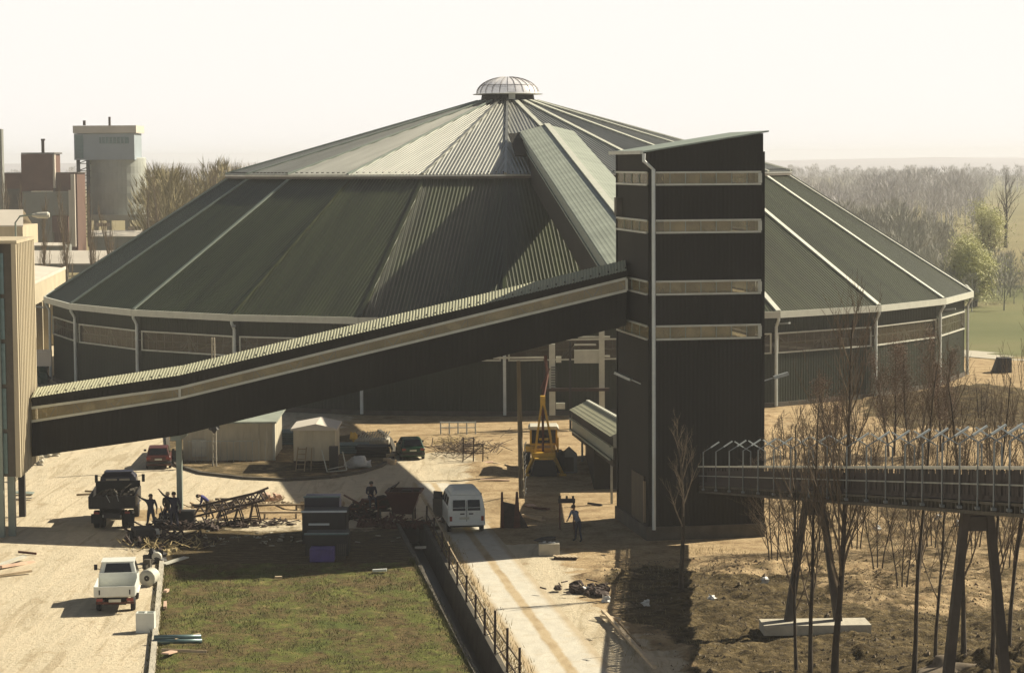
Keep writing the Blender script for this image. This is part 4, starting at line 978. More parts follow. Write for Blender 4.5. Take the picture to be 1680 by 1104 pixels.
for f in (.18, .82): mb.quad(bp(ya, f, .03), bp(yb_, f, .03), bp(yb_, f, .66), bp(ya, f, .66))
mb.build('belt_trough', M['panelb'], br)
for nm, D, (la, lb_), dz in (('pier', 85.2, (-1.0, .95), .0), ('pier', 64.6, (-1.05, 1.15), 0)):
    c = bp(D, .5 if D > 70 else .66, -.36); mb = MB()
    for sx in (la, lb_):
        mb.hexa([(c.x+sx*f+dx, D+dy, z) for f, z, q in ((1, 0, .15), (.30, c.z, .10)) for dx, dy in ((-q, -.2), (q, -.2), (q, .2), (-q, .2))])
    mb.box((c.x, D, c.z-.34), (.55, .30, .40)); mb.box((c.x, D, c.z-.04), (.8, .45, .12)); mb.build(nm, M['pierm'], br)
sa, sb_ = G(1252, 1046), G(1425, 1040)
mb = MB(); mb.box(((sa.x+sb_.x)/2, 84.9, .28), (sb_.x-sa.x, 1.35, .36), rz=.03); mb.build('pier_footing', M['concl'], br)

# ================================================================== POLES AND FENCE
def pole(name, lab, base, top, r, m_, extra=None):
    t = thing(name, lab, 'utility pole', (base.x, base.y, 0), world=True)
    mb = MB(); mb.tube([base, base.lerp(top, .5), top], [r*1.25, r*1.1, r*.85], 10); mb.build('pole', m_, t, True)
    return t
b = G(856, 822); pl = pole('wooden_pole', 'leaning wooden pole standing just left of the yellow digger', b, AY(850.5, 592, b.y), .115, M['poleg'])
mb = MB()
for k in range(14): mb.bar((b.x+.16, b.y-.05, .3+k*.2), (b.x+.22+.04*sin(k*2), b.y-.05, .48+k*.2), .05, .05)
mb.build('cable', M['plastic'], pl)
b = G(352, 766); t = thing('concrete_pole', 'slim concrete pole rising behind the gallery by the long shed', 'utility pole', (b.x, b.y, 0), world=True)
tp_ = AY(349.5, 554, b.y); mb = MB()
for sx in (-.10, .10): mb.bar((b.x+sx, b.y, 0), (tp_.x+sx*.7, b.y, tp_.z), .07, .12)
for k in range(16): z = .5+k*tp_.z/17; mb.box((b.x+(tp_.x-b.x)*z/tp_.z, b.y, z), (.2, .09, .14))
mb.build('pole', M['concl'], t)
mb = MB(); mb.blob((b.x, b.y-.1, 2.3), (.28, .2, .32), 3); mb.blob((b.x+.2, b.y-.1, 2.6), (.12, .12, .2), 5); mb.build('insulator', M['dark'], t)
cb = MB()
def sag(a, b, d=1.0, n=14): return [a.lerp(b, i/n)-Vector((0, 0, d*4*(i/n)*(1-i/n))) for i in range(n+1)]
# fence by the ditch
fb = [G(*p) for p in ((700, 860), (712, 882), (725, 908), (737, 938), (750, 963), (765, 991), (780, 1018), (795, 1046), (812, 1077), (832, 1106), (852, 1136))]
fn = thing('roadside_fence', 'rusty post and rail fence between the ditch and the concrete road', 'fence', (fb[4].x, fb[4].y, 0), world=True)
hts = [.9, .95, 1.0, 1.12, 1.05, 1.15, 1.0, 1.1, 1.65, 1.6, 1.5]
for p, h in zip(fb, hts):
    mb = MB(); mb.bar((p.x, p.y, 0), (p.x+.02, p.y, h), .085, .085, up=(0, 1, 0)); mb.build('post', M['rustd'], fn)
mb = MB()
for (p, q) in zip(fb, fb[1:]): mb.bar((p.x+.06, p.y, .98), (q.x+.06, q.y, .98), .05, .09)
mb.build('top_rail', M['wood'], fn)
mb = MB()
for (p, q) in zip(fb, fb[1:]): mb.bar((p.x+.05, p.y, .42), (q.x+.05, q.y, .40), .03, .05); mb.bar((p.x+.04, p.y, .1), (q.x+.04, q.y, .9), .02, .02)
mb.build('lower_rail', M['rustd'], fn)
# white railing
ra, rb_ = G(723, 712), G(780, 712); t = thing('white_railing', 'short white railing in front of the dark dome wall', 'railing', (ra.x, ra.y, 0), world=True)
for k in range(5):
    p = ra.lerp(rb_, k/4); mb = MB(); mb.box((p.x, p.y, .4), (.09, .09, .8)); mb.build('post', M['trimw'], t)
mb = MB(); mb.bar(ra+Vector((0, 0, .75)), rb_+Vector((0, 0, .75)), .07, .08); mb.bar(ra+Vector((0, 0, .42)), rb_+Vector((0, 0, .42)), .05, .06); mb.build('rail', M['trimw'], t)

# ================================================================== VEHICLES (local axes: +Y forward, rear at -Y)
def wheel(t, x, y, r, w_, rim='steel'):
    mb = MB(); mb.lathe((x, y, r), [(r*.55, -w_/2), (r*.93, -w_/2), (r, -w_*.35), (r, w_*.35), (r*.93, w_/2), (r*.55, w_/2)], 18, 'X'); o = mb.build('wheel', M['black'], t, True)
    mb = MB(); s_ = 1 if x > 0 else -1; mb.lathe((x, y, r), [(.02, s_*w_*.40), (r*.3, s_*w_*.42), (r*.5, s_*w_*.3), (r*.6, s_*w_*.47)], 14, 'X'); mb.lathe((x, y, r), [(.02, -s_*w_*.3), (r*.6, -s_*w_*.40)], 14, 'X'); mb.build('rim', M[rim], o, True)
def sec(y, hw, z0, z1, c=.06):
    return [(-hw+c, y, z0), (-hw, y, z0+c), (-hw, y, z1-c), (-hw+c, y, z1), (hw-c, y, z1), (hw, y, z1-c), (hw, y, z0+c), (hw-c, y, z0)]
def glassq(mb, q, s_=.86, off=.012):   # inset quad lifted off its panel
    q = [Vector(p) for p in q]; c = sum(q, Vector())/len(q); n_ = (q[1]-q[0]).cross(q[-1]-q[0]).normalized()
    mb.quad(*[c+(p-c)*s_+n_*off for p in q])
def hatchback(name, lab, loc, rz, paint, dirt=False):
    t = thing(name, lab, 'car', loc, rz); t.scale = (.87, .87, .87); W2 = .80
    mb = MB(); mb.loft([sec(-1.90, W2-.08, .38, .66), sec(-1.86, W2-.02, .27, .84), sec(-1.72, W2, .22, .90), sec(-.9, W2+.01, .20, .93), sec(.7, W2+.01, .20, .92), sec(.95, W2, .20, .90), sec(1.65, W2-.03, .22, .80), sec(1.86, W2-.09, .28, .68)])
    mb.build('body', M[paint], t, bevel=.02)
    A0 = [(-.74, -1.74, .90), (.74, -1.74, .90), (.76, .88, .91), (-.76, .88, .91)]; A1 = [(-.60, -1.42, 1.37), (.60, -1.42, 1.37), (.61, .12, 1.385), (-.61, .12, 1.385)]
    mb = MB(); mb.hexa(A0+A1); mb.build('cabin', M[paint], t, bevel=.04)
    mb = MB()
    for i in range(4): j = (i+1) % 4; glassq(mb, [A0[i], A0[j], A1[j], A1[i]], .84, .02)
    mb.build('window_glass', M['dglass'], t)
    for sx in (-1, 1):
        mb = MB(); mb.box((sx*.62, -1.87, .72), (.24, .06, .16)); mb.build('tail_light', M['amber'], t)
        mb = MB(); mb.box((sx*.93, .62, .98), (.16, .10, .13)); mb.build('mirror', M['dark'], t)
        for y in (-1.22, 1.2): wheel(t, sx*.74, y, .29, .18)
    mb = MB(); mb.loft([sec(-1.98, .62, .36, .52, .03), sec(-1.90, .80, .34, .54, .03), sec(-1.60, .83, .34, .54, .03)]); mb.build('bumper', M['dark'], t)
    mb = MB(); mb.box((0, -1.895, .66), (.46, .03, .11)); mb.build('number_plate', M['plate'], t)
    mb = MB(); mb.tube([(-.05, -1.79, .93), (.28, -1.70, 1.02)], .012, 4); mb.build('wiper', M['dark'], t)
    return t
p = G(253, 771); hatchback('red_car', 'dark red hatchback seen from behind near the island kerb', (p.x, p.y+1.9, 0), radians(7), 'redd')
p = G(669, 756); hatchback('green_car', 'dark green hatchback parked at the end of the island', (p.x+.05, p.y+1.9, 0), radians(9), 'green')
# white van
p = G(757, 873); t = thing('white_van', 'white high roof van with two rear windows on the concrete road', 'van', (p.x, p.y+1.7, 0), radians(7)); t.scale = (.93, .93, .90)
W2 = .93
mb = MB(); mb.loft([sec(-2.3, W2-.03, .42, 1.35), sec(-2.26, W2, .38, 1.38), sec(1.2, W2, .38, 1.38), sec(1.5, W2-.01, .38, 1.25), sec(2.25, W2-.08, .40, 1.02), sec(2.4, W2-.15, .42, .85)]); mb.build('body', M['white'], t, bevel=.03)
A0 = [(-W2+.01, -2.27, 1.36), (W2-.01, -2.27, 1.36), (W2-.01, 1.55, 1.34), (-W2+.01, 1.55, 1.34)]; A1 = [(-.80, -2.10, 2.0), (.80, -2.10, 2.0), (.78, .85, 1.98), (-.78, .85, 1.98)]
mb = MB(); mb.hexa(A0+A1); mb.build('upper_body', M['white'], t, bevel=.05)
B1 = [(-.66, -1.9, 2.26), (.66, -1.9, 2.26), (.62, .35, 2.24), (-.62, .35, 2.24)]
mb = MB(); mb.hexa([tuple(Vector(q)+Vector((0, 0, -.01))) for q in A1]+B1); mb.build('high_roof', M['white'], t, bevel=.10)
for sx in (-1, 1):
    mb = MB(); a = Vector(A0[0]).lerp(Vector(A1[0]), .5)
    y_ = lambda z: -2.27+.17*(z-1.36)/.64
    z0_, z1_ = 1.22, 1.76
    xa_, xb_ = (.06, .70) if sx > 0 else (-.70, -.06)
    mb.quad((xa_, -2.335, z0_), (xb_, -2.335, z0_), (xb_-.03*(sx > 0), y_(z1_)-.03, z1_), (xa_+.03*(sx < 0), y_(z1_)-.03, z1_)); mb.quad((xa_, -2.335, z0_), (xa_, y_(z1_)-.03, z1_), (xa_, y_(z1_)+.1, z1_), (xa_, -2.2, z0_)); mb.build('rear_window', M['dglass'], t)
    mb = MB(); mb.box((sx*.80, -2.31, .80), (.13, .06, .24)); mb.build('tail_light', M['amber'], t)
    mb = MB(); mb.box((sx*.22, -2.33, 1.05), (.22, .04, .06)); mb.build('door_handle', M['dark'], t)
    mb = MB(); mb.box((sx*1.06, 1.25, 1.45), (.18, .10, .34)); mb.build('mirror', M['dark'], t)
    for y in (-1.5, 1.55): wheel(t, sx*.83, y, .33, .2)
    for ya_, yb2 in ((-1.85, -.95), (-.85, .05), (.2, 1.05)):
        if sx < 0 or True:
            f = lambda y, z: (sx*(W2-.01-(z-1.36)/.64*.13+.012), y, z)
            q = [f(ya_, 1.42), f(yb2, 1.42), f(yb2-.05, 1.84), f(ya_+.05, 1.84)]
            mb = MB(); mb.quad(*q); mb.build('side_window', M['dglass'], t)
mb = MB(); mb.box((0, -2.33, .55), (1.86, .16, .20)); mb.build('bumper', M['white'], t, bevel=.02)
mb = MB(); mb.box((0, -2.28, .40), (1.7, .10, .10)); mb.build('bumper_step', M['dark'], t)
mb = MB(); mb.box((-.12, -2.33, .82), (.50, .03, .12)); mb.build('number_plate', M['plate'], t)
mb = MB(); mb.box((0, -2.315, 1.15), (.02, .02, 1.2)); mb.build('door_seam', M['dark'], t)
for i, (y0_, lab) in enumerate(((1.15, ''),)):
    mb = MB(); mb.box((-1.15, 1.10, .88), (.62, .06, .95), rz=-.75); do = mb.build('open_door', M['shade'], t)
    mb = MB(); mb.box((-1.13, 1.10, 1.56), (.56, .05, .42), rz=-.75); mb.build('door_frame', M['dark'], do)
mb = MB(); A2 = [A0[2], A0[3], A1[3], A1[2]]; glassq(mb, A2, .86, .02); mb.build('windscreen', M['dglass'], t)
# white pickup
p = G(191, 1002); t = thing('white_pickup', 'small white pickup truck with drop side bed on the pale yard', 'pickup', (p.x-.16, p.y+1.35, 0), radians(6)); t.scale = (.94, .94, .92)
mb = MB(); mb.box((0, .1, .42), (.9, 3.9, .16)); mb.build('chassis', M['dark'], t)
A0 = [(-.80, .30, .45), (.80, .30, .45), (.80, 1.95, .45), (-.80, 1.95, .45)]; Am = [(-.80, .30, 1.18), (.80, .30, 1.18), (.80, 1.95, 1.02), (-.80, 1.95, 1.02)]; A1 = [(-.66, .42, 1.80), (.66, .42, 1.80), (.64, 1.45, 1.80), (-.64, 1.45, 1.80)]
mb = MB(); mb.loft([A0, Am, A1]); mb.build('cab', M['white'], t, bevel=.05)
mb = MB(); q = [Am[0], Am[1], A1[1], A1[0]]; glassq(mb, q, .74, .03); mb.build('rear_window', M['dglass'], t)
mb = MB()
for q in ([Am[1], Am[2], A1[2], A1[1]], [Am[3], Am[0], A1[0], A1[3]]): glassq(mb, q, .74, .03)
mb.build('side_window', M['dglass'], t)
mb = MB(); glassq(mb, [Am[2], Am[3], A1[3], A1[2]], .84, .03); mb.build('windscreen', M['dglass'], t)
mb = MB(); mb.box((0, -.95, .74), (1.62, 2.25, .06)); mb.build('bed_floor', M['whited'], t)
for nm, c, d in (('tailgate', (0, -2.08, .96), (1.66, .05, .42)), ('bed_side', (-.83, -.95, .96), (.05, 2.2, .42)), ('bed_side', (.83, -.95, .96), (.05, 2.2, .42)), ('headboard', (0, .19, 1.05), (1.6, .05, .62))):
    mb = MB(); mb.box(c, d); o = mb.build(nm, M['white'], t, bevel=.012)
    if nm == 'tailgate':
        mb = MB()
        for sx in (-.62, .62): mb.box((sx, -2.115, .93), (.05, .03, .2))
        mb.build('latch', M['dark'], o)
for sx in (-1, 1):
    mb = MB(); mb.box((sx*.62, -2.02, .60), (.26, .08, .12)); mb.build('tail_light', M['amber'], t)
    mb = MB(); mb.box((sx*1.02, 1.62, 1.36), (.14, .06, .24)); mb.bar((sx*.78, 1.65, 1.25), (sx*1.0, 1.62, 1.3), .025); mb.build('mirror', M['dark'], t)
    for y in (-1.25, 1.25): wheel(t, sx*.70, y, .29, .19)
mb = MB(); mb.box((0, -2.04, .56), (.5, .04, .12)); mb.build('number_plate', M['plate'], t)
mb = MB(); mb.box((0, -1.98, .46), (1.55, .08, .10)); mb.build('bumper', M['rust'], t)
# dark tipper truck
p = G(189, 866); t = thing('dark_truck', 'dark blue tipper truck seen from behind, its open bed loaded with scrap', 'truck', (p.x-.22, p.y+1.75, 0), radians(5)); t.scale = (.90, .90, .88)
mb = MB(); mb.box((0, -.1, .85), (.85, 5.9, .26)); mb.build('chassis', M['dark'], t)
A0 = [(-1.02, 1.35, .8), (1.02, 1.35, .8), (1.02, 3.0, .8), (-1.02, 3.0, .8)]; Am = [(-1.04, 1.35, 1.75), (1.04, 1.35, 1.75), (1.02, 3.0, 1.65), (-1.02, 3.0, 1.65)]; An = [(-.95, 1.42, 2.35), (.95, 1.42, 2.35), (.93, 2.7, 2.35), (-.93, 2.7, 2.35)]; A1 = [(-.70, 1.55, 2.62), (.70, 1.55, 2.62), (.66, 2.5, 2.60), (-.66, 2.5, 2.60)]
mb = MB(); mb.loft([A0, Am, An, A1]); mb.build('cab', M['blued'], t, bevel=.08)
for sx in (-1, 1):
    mb = MB(); xa_, xb_ = (.06, .66) if sx > 0 else (-.66, -.06); mb.quad((xa_, 1.385, 1.98), (xb_, 1.385, 1.98), (xb_-.04*sx*(sx > 0), 1.40, 2.24), (xa_, 1.40, 2.24)); mb.build('cab_window', M['plate'], t) if False else mb.build('cab_window', M['cream'], t)
    mb = MB(); mb.box((sx*1.28, 2.6, 2.1), (.16, .08, .42)); mb.bar((sx*1.0, 2.7, 2.2), (sx*1.26, 2.6, 2.25), .03); mb.build('mirror', M['dark'], t)
    mb = MB(); mb.quad((sx*1.0, 1.8, 1.82), (sx*1.0, 2.55, 1.80), (sx*.965, 2.5, 2.25), (sx*.965, 1.8, 2.27)); mb.build('side_window', M['dglass'], t)
    wheel(t, sx*.92, 2.1, .48, .28, 'dark'); wheel(t, sx*.90, -1.7, .48, .30, 'dark'); wheel(t, sx*.58, -1.7, .48, .28, 'dark')
    mb = MB(); mb.box((sx*.86, -2.42, .62), (.55, .04, .5)); mb.build('mud_flap', M['black'], t)
    mb = MB(); mb.box((sx*.80, -2.86, .98), (.26, .05, .12)); mb.build('tail_light', M['amber'], t)
mb = MB(); mb.box((0, -.75, 1.22), (2.4, 4.1, .08)); mb.build('bed_floor', M['dark'], t)
for nm, c, d in (('tailgate', (0, -2.82, 1.55), (2.42, .07, .62)), ('bed_side', (-1.2, -.75, 1.55), (.07, 4.1, .62)), ('bed_side', (1.2, -.75, 1.55), (.07, 4.1, .62)), ('headboard', (0, 1.28, 1.70), (2.4, .07, .9))):
    mb = MB(); mb.box(c, d)
    for k in range(5):
        if nm == 'tailgate': mb.box((-1.1+k*.55, -2.87, 1.55), (.06, .04, .6))
    mb.build(nm, M['dark'], t)
rr = random.Random(5); mb = MB()
for k in range(16): a = Vector((rr.uniform(-1, 1), rr.uniform(-2.5, 1), rr.uniform(1.4, 1.8))); mb.bar(a, a+Vector((rr.uniform(-.6, .6), rr.uniform(-.8, .8), rr.uniform(-.1, .4))), rr.uniform(.04, .12))
for k in range(9): mb.blob((rr.uniform(-.9, .9), rr.uniform(-2.4, 1), 1.5), rr.uniform(.18, .4), k)
mb.build('scrap_load', M['concd'], t)
mb = MB(); mb.bar((-.3, -2.90, 1.95), (-.1, -2.88, 1.55), .03); mb.bar((.25, -2.9, 2.0), (.35, -2.88, 1.6), .03); mb.bar((-.5, -2.9, .82), (.5, -2.9, .80), .14, .12); mb.build('tow_bar', M['steel'], t)

# yellow digger (backhoe towards the camera)
p = G(893, 783); t = thing('yellow_digger', 'yellow excavator with folded boom and dark bucket facing the camera', 'excavator', (p.x, p.y+2.2, 0), radians(0))
for sx in (-1, 1):
    wheel(t, sx*.95, -.3, .62, .42, 'yellow'); wheel(t, sx*.9, 2.2, .5, .36, 'yellow')
    mb = MB(); mb.bar((sx*.62, -1.0, .9), (sx*1.0, -1.5, .12), .14, .14); mb.box((sx*1.02, -1.52, .06), (.4, .45, .1)); mb.build('stabiliser', M['yellow'], t)
mb = MB(); mb.box((0, 1.2, 1.05), (1.35, 3.8, .75)); mb.box((0, 2.6, 1.5), (1.1, 1.2, .5)); mb.box((-.75, .1, 1.30), (.7, 1.1, .45)); mb.build('body', M['yellow'], t, bevel=.05)
mb = MB()
for sx in (-.72, .72):
    for y in (-.35, 1.15): mb.box((sx, y, 2.0), (.09, .09, 1.1))
mb.box((0, 1.2, 1.75), (1.4, .07, .08)); mb.box((0, -.38, 1.62), (1.4, .07, .1)); mb.box((.78, -.40, 1.25), (.12, .12, 1.5)); cf = mb.build('cab_frame', M['yellow'], t)
mb = MB(); mb.quad((-.68, -.36, 1.65), (.68, -.36, 1.65), (.68, -.36, 2.5), (-.68, -.36, 2.5)); mb.quad((.71, -.3, 1.65), (.71, 1.1, 1.65), (.71, 1.1, 2.5), (.71, -.3, 2.5)); mb.quad((-.71, -.3, 1.65), (-.71, 1.1, 1.65), (-.71, 1.1, 2.5), (-.71, -.3, 2.5)); mb.build('cab_glass', M['dglass'], cf)
mb = MB(); mb.prism([(-.85, 2.48), (-.75, 2.62), (.75, 2.62), (.85, 2.48), (.85, 2.44), (-.85, 2.44)], 'Y', -.5, 1.3); mb.build('cab_roof', M['whited'], t)
tz_ = AY(888, 660, 127).z
mb = MB()
for sx in (-1, 1): mb.bar((sx*.48, -1.0, 1.15), (sx*.36, -1.0, 2.2), .12, .18, up=(0, 1, 0)); mb.bar((sx*.36, -1.0, 2.2), (-.05+sx*.06, -1.05, tz_-.3), .12, .18, up=(0, 1, 0))
mb.box((0, -1.05, 1.1), (1.25, .4, .28)); mb.box((-.05, -1.1, tz_-.1), (.28, .3, .5)); mb.box((0, -1.2, 2.0), (.5, .08, .1)); mb.build('boom', M['yellow'], t)
mb = MB(); mb.bar((-.05, -1.25, 1.3), (-.05, -1.15, tz_-.6), .13, .13); mb.build('boom_cylinder', M['rust'], t)
mb = MB(); mb.bar((-.05, -.9, tz_), (.22, -.2, tz_+1.3), .16, .2); mb.bar((.22, -.2, tz_+1.3), (.12, 0, tz_+2.3), .12, .14); mb.bar((-.15, -.6, tz_+.5), (.35, -.3, tz_+1.6), .07, .07); mb.build('upper_stick', M['rust'], t)  # rust tone puts the shade on the yellow boom into its colour
mb = MB(); P0 = [(-.55, -1.45), (.55, -1.45), (.78, -2.15), (-.78, -2.15)]
mb.hexa([(-.72, -2.1, .05), (.72, -2.1, .05), (.72, -1.4, .10), (-.72, -1.4, .10), (-.52, -1.85, .92), (.52, -1.85, .92), (.5, -1.35, .95), (-.5, -1.35, .95)]); mb.build('bucket', M['dark'], t)
mb = MB(); mb.box((0, -1.75, .97), (1.05, .2, .08)); mb.build('bucket_edge', M['yellow'], t)

# ================================================================== PEOPLE
def person(lab, loc, rz, J, cols, hair='hair', scale=1.0):
    """J: joints in metres, facing -Y by default"""
    V = {k: Vector(v) for k, v in J.items()}
    chains = [('pel', 'wai', 'che', 'nec', 'hea', 'top'), ('che', 'shl', 'ell', 'wrl', 'hal'), ('che', 'shr', 'elr', 'wrr', 'har'), ('pel', 'hil', 'knl', 'anl', 'tol'), ('pel', 'hir', 'knr', 'anr', 'tor')]
    R = dict(pel=(.15, .115), wai=(.125, .10), che=(.155, .12), nec=(.055, .055), hea=(.088, .098), top=(.06, .065), sh=(.075, .075), el=(.046, .046), wr=(.032, .030), ha=(.04, .022), hi=(.095, .10), kn=(.062, .064), an=(.045, .045), to=(.045, .032))
    names = list(V); me = bpy.data.meshes.new('body'); ed = []
    for c in chains:
        for a, b in zip(c, c[1:]):
            if (a, b) not in ed: ed.append((a, b))
    me.from_pydata([V[n_] for n_ in names], [(names.index(a), names.index(b)) for a, b in ed], [])
    o = bpy.data.objects.new('body_tmp', me); COL.objects.link(o); md = o.modifiers.new('s', 'SKIN'); md.use_smooth_shade = True
    o.modifiers.new('ss', 'SUBSURF').levels = 1; o.modifiers['ss'].render_levels = 1
    for i, n_ in enumerate(names):
        r = R.get(n_) or R[n_[:2]]; d = me.skin_vertices[0].data[i]; d.radius = r; d.use_root = (n_ == 'pel')
    dg = bpy.context.evaluated_depsgraph_get(); m2 = bpy.data.meshes.new_from_object(o.evaluated_get(dg)); bpy.data.objects.remove(o)
    m2.materials.clear()
    for c in ('skin', cols[0], cols[1], 'black'): m2.materials.append(M[c])
    seg = [('nec', 'top', 0), ('wrl', 'hal', 0), ('wrr', 'har', 0), ('pel', 'nec', 1), ('shl', 'ell', 1), ('ell', 'wrl', 1), ('shr', 'elr', 1), ('elr', 'wrr', 1), ('hil', 'knl', 2), ('knl', 'anl', 2), ('hir', 'knr', 2), ('knr', 'anr', 2), ('anl', 'tol', 3), ('anr', 'tor', 3), ('pel', 'hil', 2), ('pel', 'hir', 2)]
    for pg in m2.polygons:
        c = pg.center; best = (9, 0)
        for a, b, mi in seg:
            A, B = V[a], V[b]; t_ = max(0, min(1, (c-A).dot(B-A)/max(1e-6, (B-A).length_squared))); q = (c-A.lerp(B, t_)).length
            if q < best[0]: best = (q, mi)
        pg.material_index = best[1]
    # fingers and face features merged into the same mesh
    bm = bmesh.new(); bm.from_mesh(m2); ex = MB()
    for s_ in ('l', 'r'):
        w_, h_ = V['wr'+s_], V['ha'+s_]; d = (h_-w_).normalized(); x = d.cross(Vector((0, .3, 1))).normalized()
        for k, (o_, ln) in enumerate(((-.028, .06), (-.010, .075), (.009, .07), (.027, .055))):
            b0 = h_+x*o_; ex.tube([b0, b0+d*ln*.55+Vector((0, 0, -.008)), b0+d*ln+Vector((0, 0, -.03))], [.011, .009, .006], 5)
        ex.tube([w_+d*.03-x*.03, w_+d*.07-x*.06, w_+d*.10-x*.062], [.012, .010, .007], 5)
    hd = V['hea']; fw = Vector(J.get('_f', (0, -1, 0))) if '_f' in J else Vector((0, -1, 0))
    sd_ = fw.cross(Vector((0, 0, 1))).normalized(); ex.tube([hd+fw*.085+Vector((0, 0, .03)), hd+fw*.125-Vector((0, 0, .005)), hd+fw*.09-Vector((0, 0, .02))], [.010, .016, .008], 5)
    for q in (-1, 1): ex.blob(hd+sd_*q*.092, (.014, .022, .032), 1, 6, 4, 0)
    e2 = ex.mesh('x', []); bm.from_mesh(e2); bm.to_mesh(m2); bm.free()
    r = bpy.data.objects.new('person', m2); COL.objects.link(r); r.location = loc; r.rotation_euler.z = rz; r.scale = (scale,)*3
    tag(r, lab, 'person')
    hb = MB(); c = V['top']; up_ = (V['top']-V['hea']).normalized(); hb.blob(V['hea']+up_*.045-fw*.018, (.105, .112, .095), 2, 12, 8, .04); h = bpy.data.objects.new('hair', hb.mesh('hair', M[hair], True)); COL.objects.link(h); h.parent = r
    return r
def stand(lean=0, turn=0, la=(-.28, .0, .86), ra=(.28, -.03, .86), lel=None, rel=None, st=.1, bend=0):
    y = -lean
    J = dict(pel=(0, 0, .93), wai=(0, y*.25, 1.08), che=(0, y*.7, 1.32), nec=(0, y*.95, 1.47), hea=(0, y*1.1-.01, 1.60), top=(0, y*1.15, 1.70),
             shl=(-.19, y*.85, 1.40), shr=(.19, y*.85, 1.40), hil=(-.10, 0, .88), hir=(.10, 0, .88), knl=(-.11-st*.3, -.03, .49), knr=(.11+st*.3, -.02, .49), anl=(-.12-st, .02, .09), anr=(.12+st, .0, .09), tol=(-.14-st, -.14, .04), tor=(.15+st, -.15, .04))
    for s_, h in (('l', la), ('r', ra)):
        h = Vector(h); sh = Vector(J['sh'+s_]); mid = (h+sh)/2+Vector((-.05 if s_ == 'l' else .05, .05, -.03)); w_ = h+(mid-h).normalized()*.08
        J['el'+s_] = tuple((lel if s_ == 'l' else rel) or mid); J['wr'+s_] = tuple(w_); J['ha'+s_] = tuple(h)
    return J
p = G(248, 869); person('man in dark overalls next to the truck, pointing up to the left', (p.x, p.y, 0), 0, stand(la=(-.62, -.12, 1.72)), ('navy', 'navy'))
p = G(286, 869); person('man in dark clothes by the grey support post, one arm stretched high to the left', (p.x, p.y, 0), 0, stand(la=(-.66, -.1, 1.85), st=.05), ('navy', 'navy'), scale=1.06)
p = G(272, 868); person('man in dark khaki with fair cap, hands low, between the two pointing men', (p.x, p.y+.6, 0), radians(25), stand(lean=.08, la=(-.2, -.3, 1.0), ra=(.2, -.3, 1.0)), ('khaki', 'navy'), hair='woodl')
# bent man in blue, facing left
J = dict(pel=(0, 0, .88), wai=(-.07, 0, 1.0), che=(-.24, 0, 1.17), nec=(-.35, 0, 1.22), hea=(-.46, 0, 1.20), top=(-.55, 0, 1.18), shl=(-.28, -.19, 1.15), shr=(-.28, .19, 1.15), ell=(-.33, -.22, .88), elr=(-.34, .2, .88), wrl=(-.45, -.16, .68), wrr=(-.46, .12, .68), hal=(-.50, -.14, .61), har=(-.51, .10, .61), hil=(.0, -.10, .84), hir=(0, .10, .84), knl=(-.08, -.12, .47), knr=(.10, .12, .47), anl=(-.08, -.12, .09), anr=(.24, .12, .09), tol=(-.22, -.13, .04), tor=(.10, .13, .04), _f=(-.5, 0, -.85))
Jf = J.pop('_f')
p = G(342, 853); person('man in blue jacket bending over the trusses', (p.x, p.y, 0), 0, J, ('bluec', 'khaki'))
p = G(949, 888); person('person in pale blue shirt leaning to the small steel trestle in the tower shade', (p.x, p.y, 0), radians(-50), stand(lean=.28, la=(-.25, -.45, 1.0), ra=(.2, -.5, 1.0)), ('lblue', 'navy'))
J = dict(pel=(0, 0, .0), wai=(0, .0, .16), che=(0, -.05, .42), nec=(0, -.07, .56), hea=(0, -.09, .69), top=(0, -.09, .79), shl=(-.19, -.05, .49), shr=(.19, -.05, .49), ell=(-.25, -.12, .24), elr=(.25, -.12, .24), wrl=(-.14, -.36, .20), wrr=(.14, -.36, .20), hal=(-.1, -.42, .18), har=(.1, -.42, .18), hil=(-.1, -.02, -.03), hir=(.1, -.02, -.03), knl=(-.14, -.44, .02), knr=(.14, -.44, .02), anl=(-.14, -.46, -.38), anr=(.14, -.46, -.38), tol=(-.15, -.6, -.43), tor=(.15, -.6, -.43))
p = G(608, 853); person('person in navy sitting on the rusty mixer frame left of the red hopper', (p.x, p.y+.6, 1.02), radians(15), J, ('navy', 'navy'))
# ================================================================== SITE CLUTTER
def at(px, py, z=0): p = G(px, py, z); return Vector((p.x, p.y, z))
rc_ = random.Random(17)
# sheds and hut on the island
a, b = at(301, 757), at(447, 757); t = thing('site_shed', 'long pale grey site shed with a notice board, mostly under the gallery', 'shed', (a.x, a.y, 0), world=True)
hs_ = AY(447, 694, a.y).z; dpth = 5.5
mb = MB(); corr(mb, (a.x, a.y), (b.x, a.y), 0, hs_, .9, .03); corr(mb, (b.x, a.y), (b.x, a.y+dpth), 0, hs_, .9, .03); corr(mb, (a.x, a.y+dpth), (a.x, a.y), 0, hs_, .9, .03); mb.build('wall', M['shedw'], t)
mb = MB(); mb.hexa([(a.x-.2, a.y-.2, hs_), (b.x+.25, a.y-.2, hs_), (b.x+.25, a.y+dpth+.2, hs_+.2), (a.x-.2, a.y+dpth+.2, hs_+.2), (a.x-.2, a.y-.2, hs_+.1), (b.x+.25, a.y-.2, hs_+.1), (b.x+.25, a.y+dpth+.2, hs_+.32), (a.x-.2, a.y+dpth+.2, hs_+.32)]); mb.build('roof', M['roofl'], t)
mb = MB(); mb.box((b.x+.06, a.y+.1, hs_/2), (.16, .16, hs_)); mb.build('corner_post', M['trim'], t)
q = AY(327, 735, a.y-.1); mb = MB(); mb.box((q.x, a.y-.09, q.z), (.85, .04, 1.0)); nb = mb.build('notice_board', M['trim'], t)
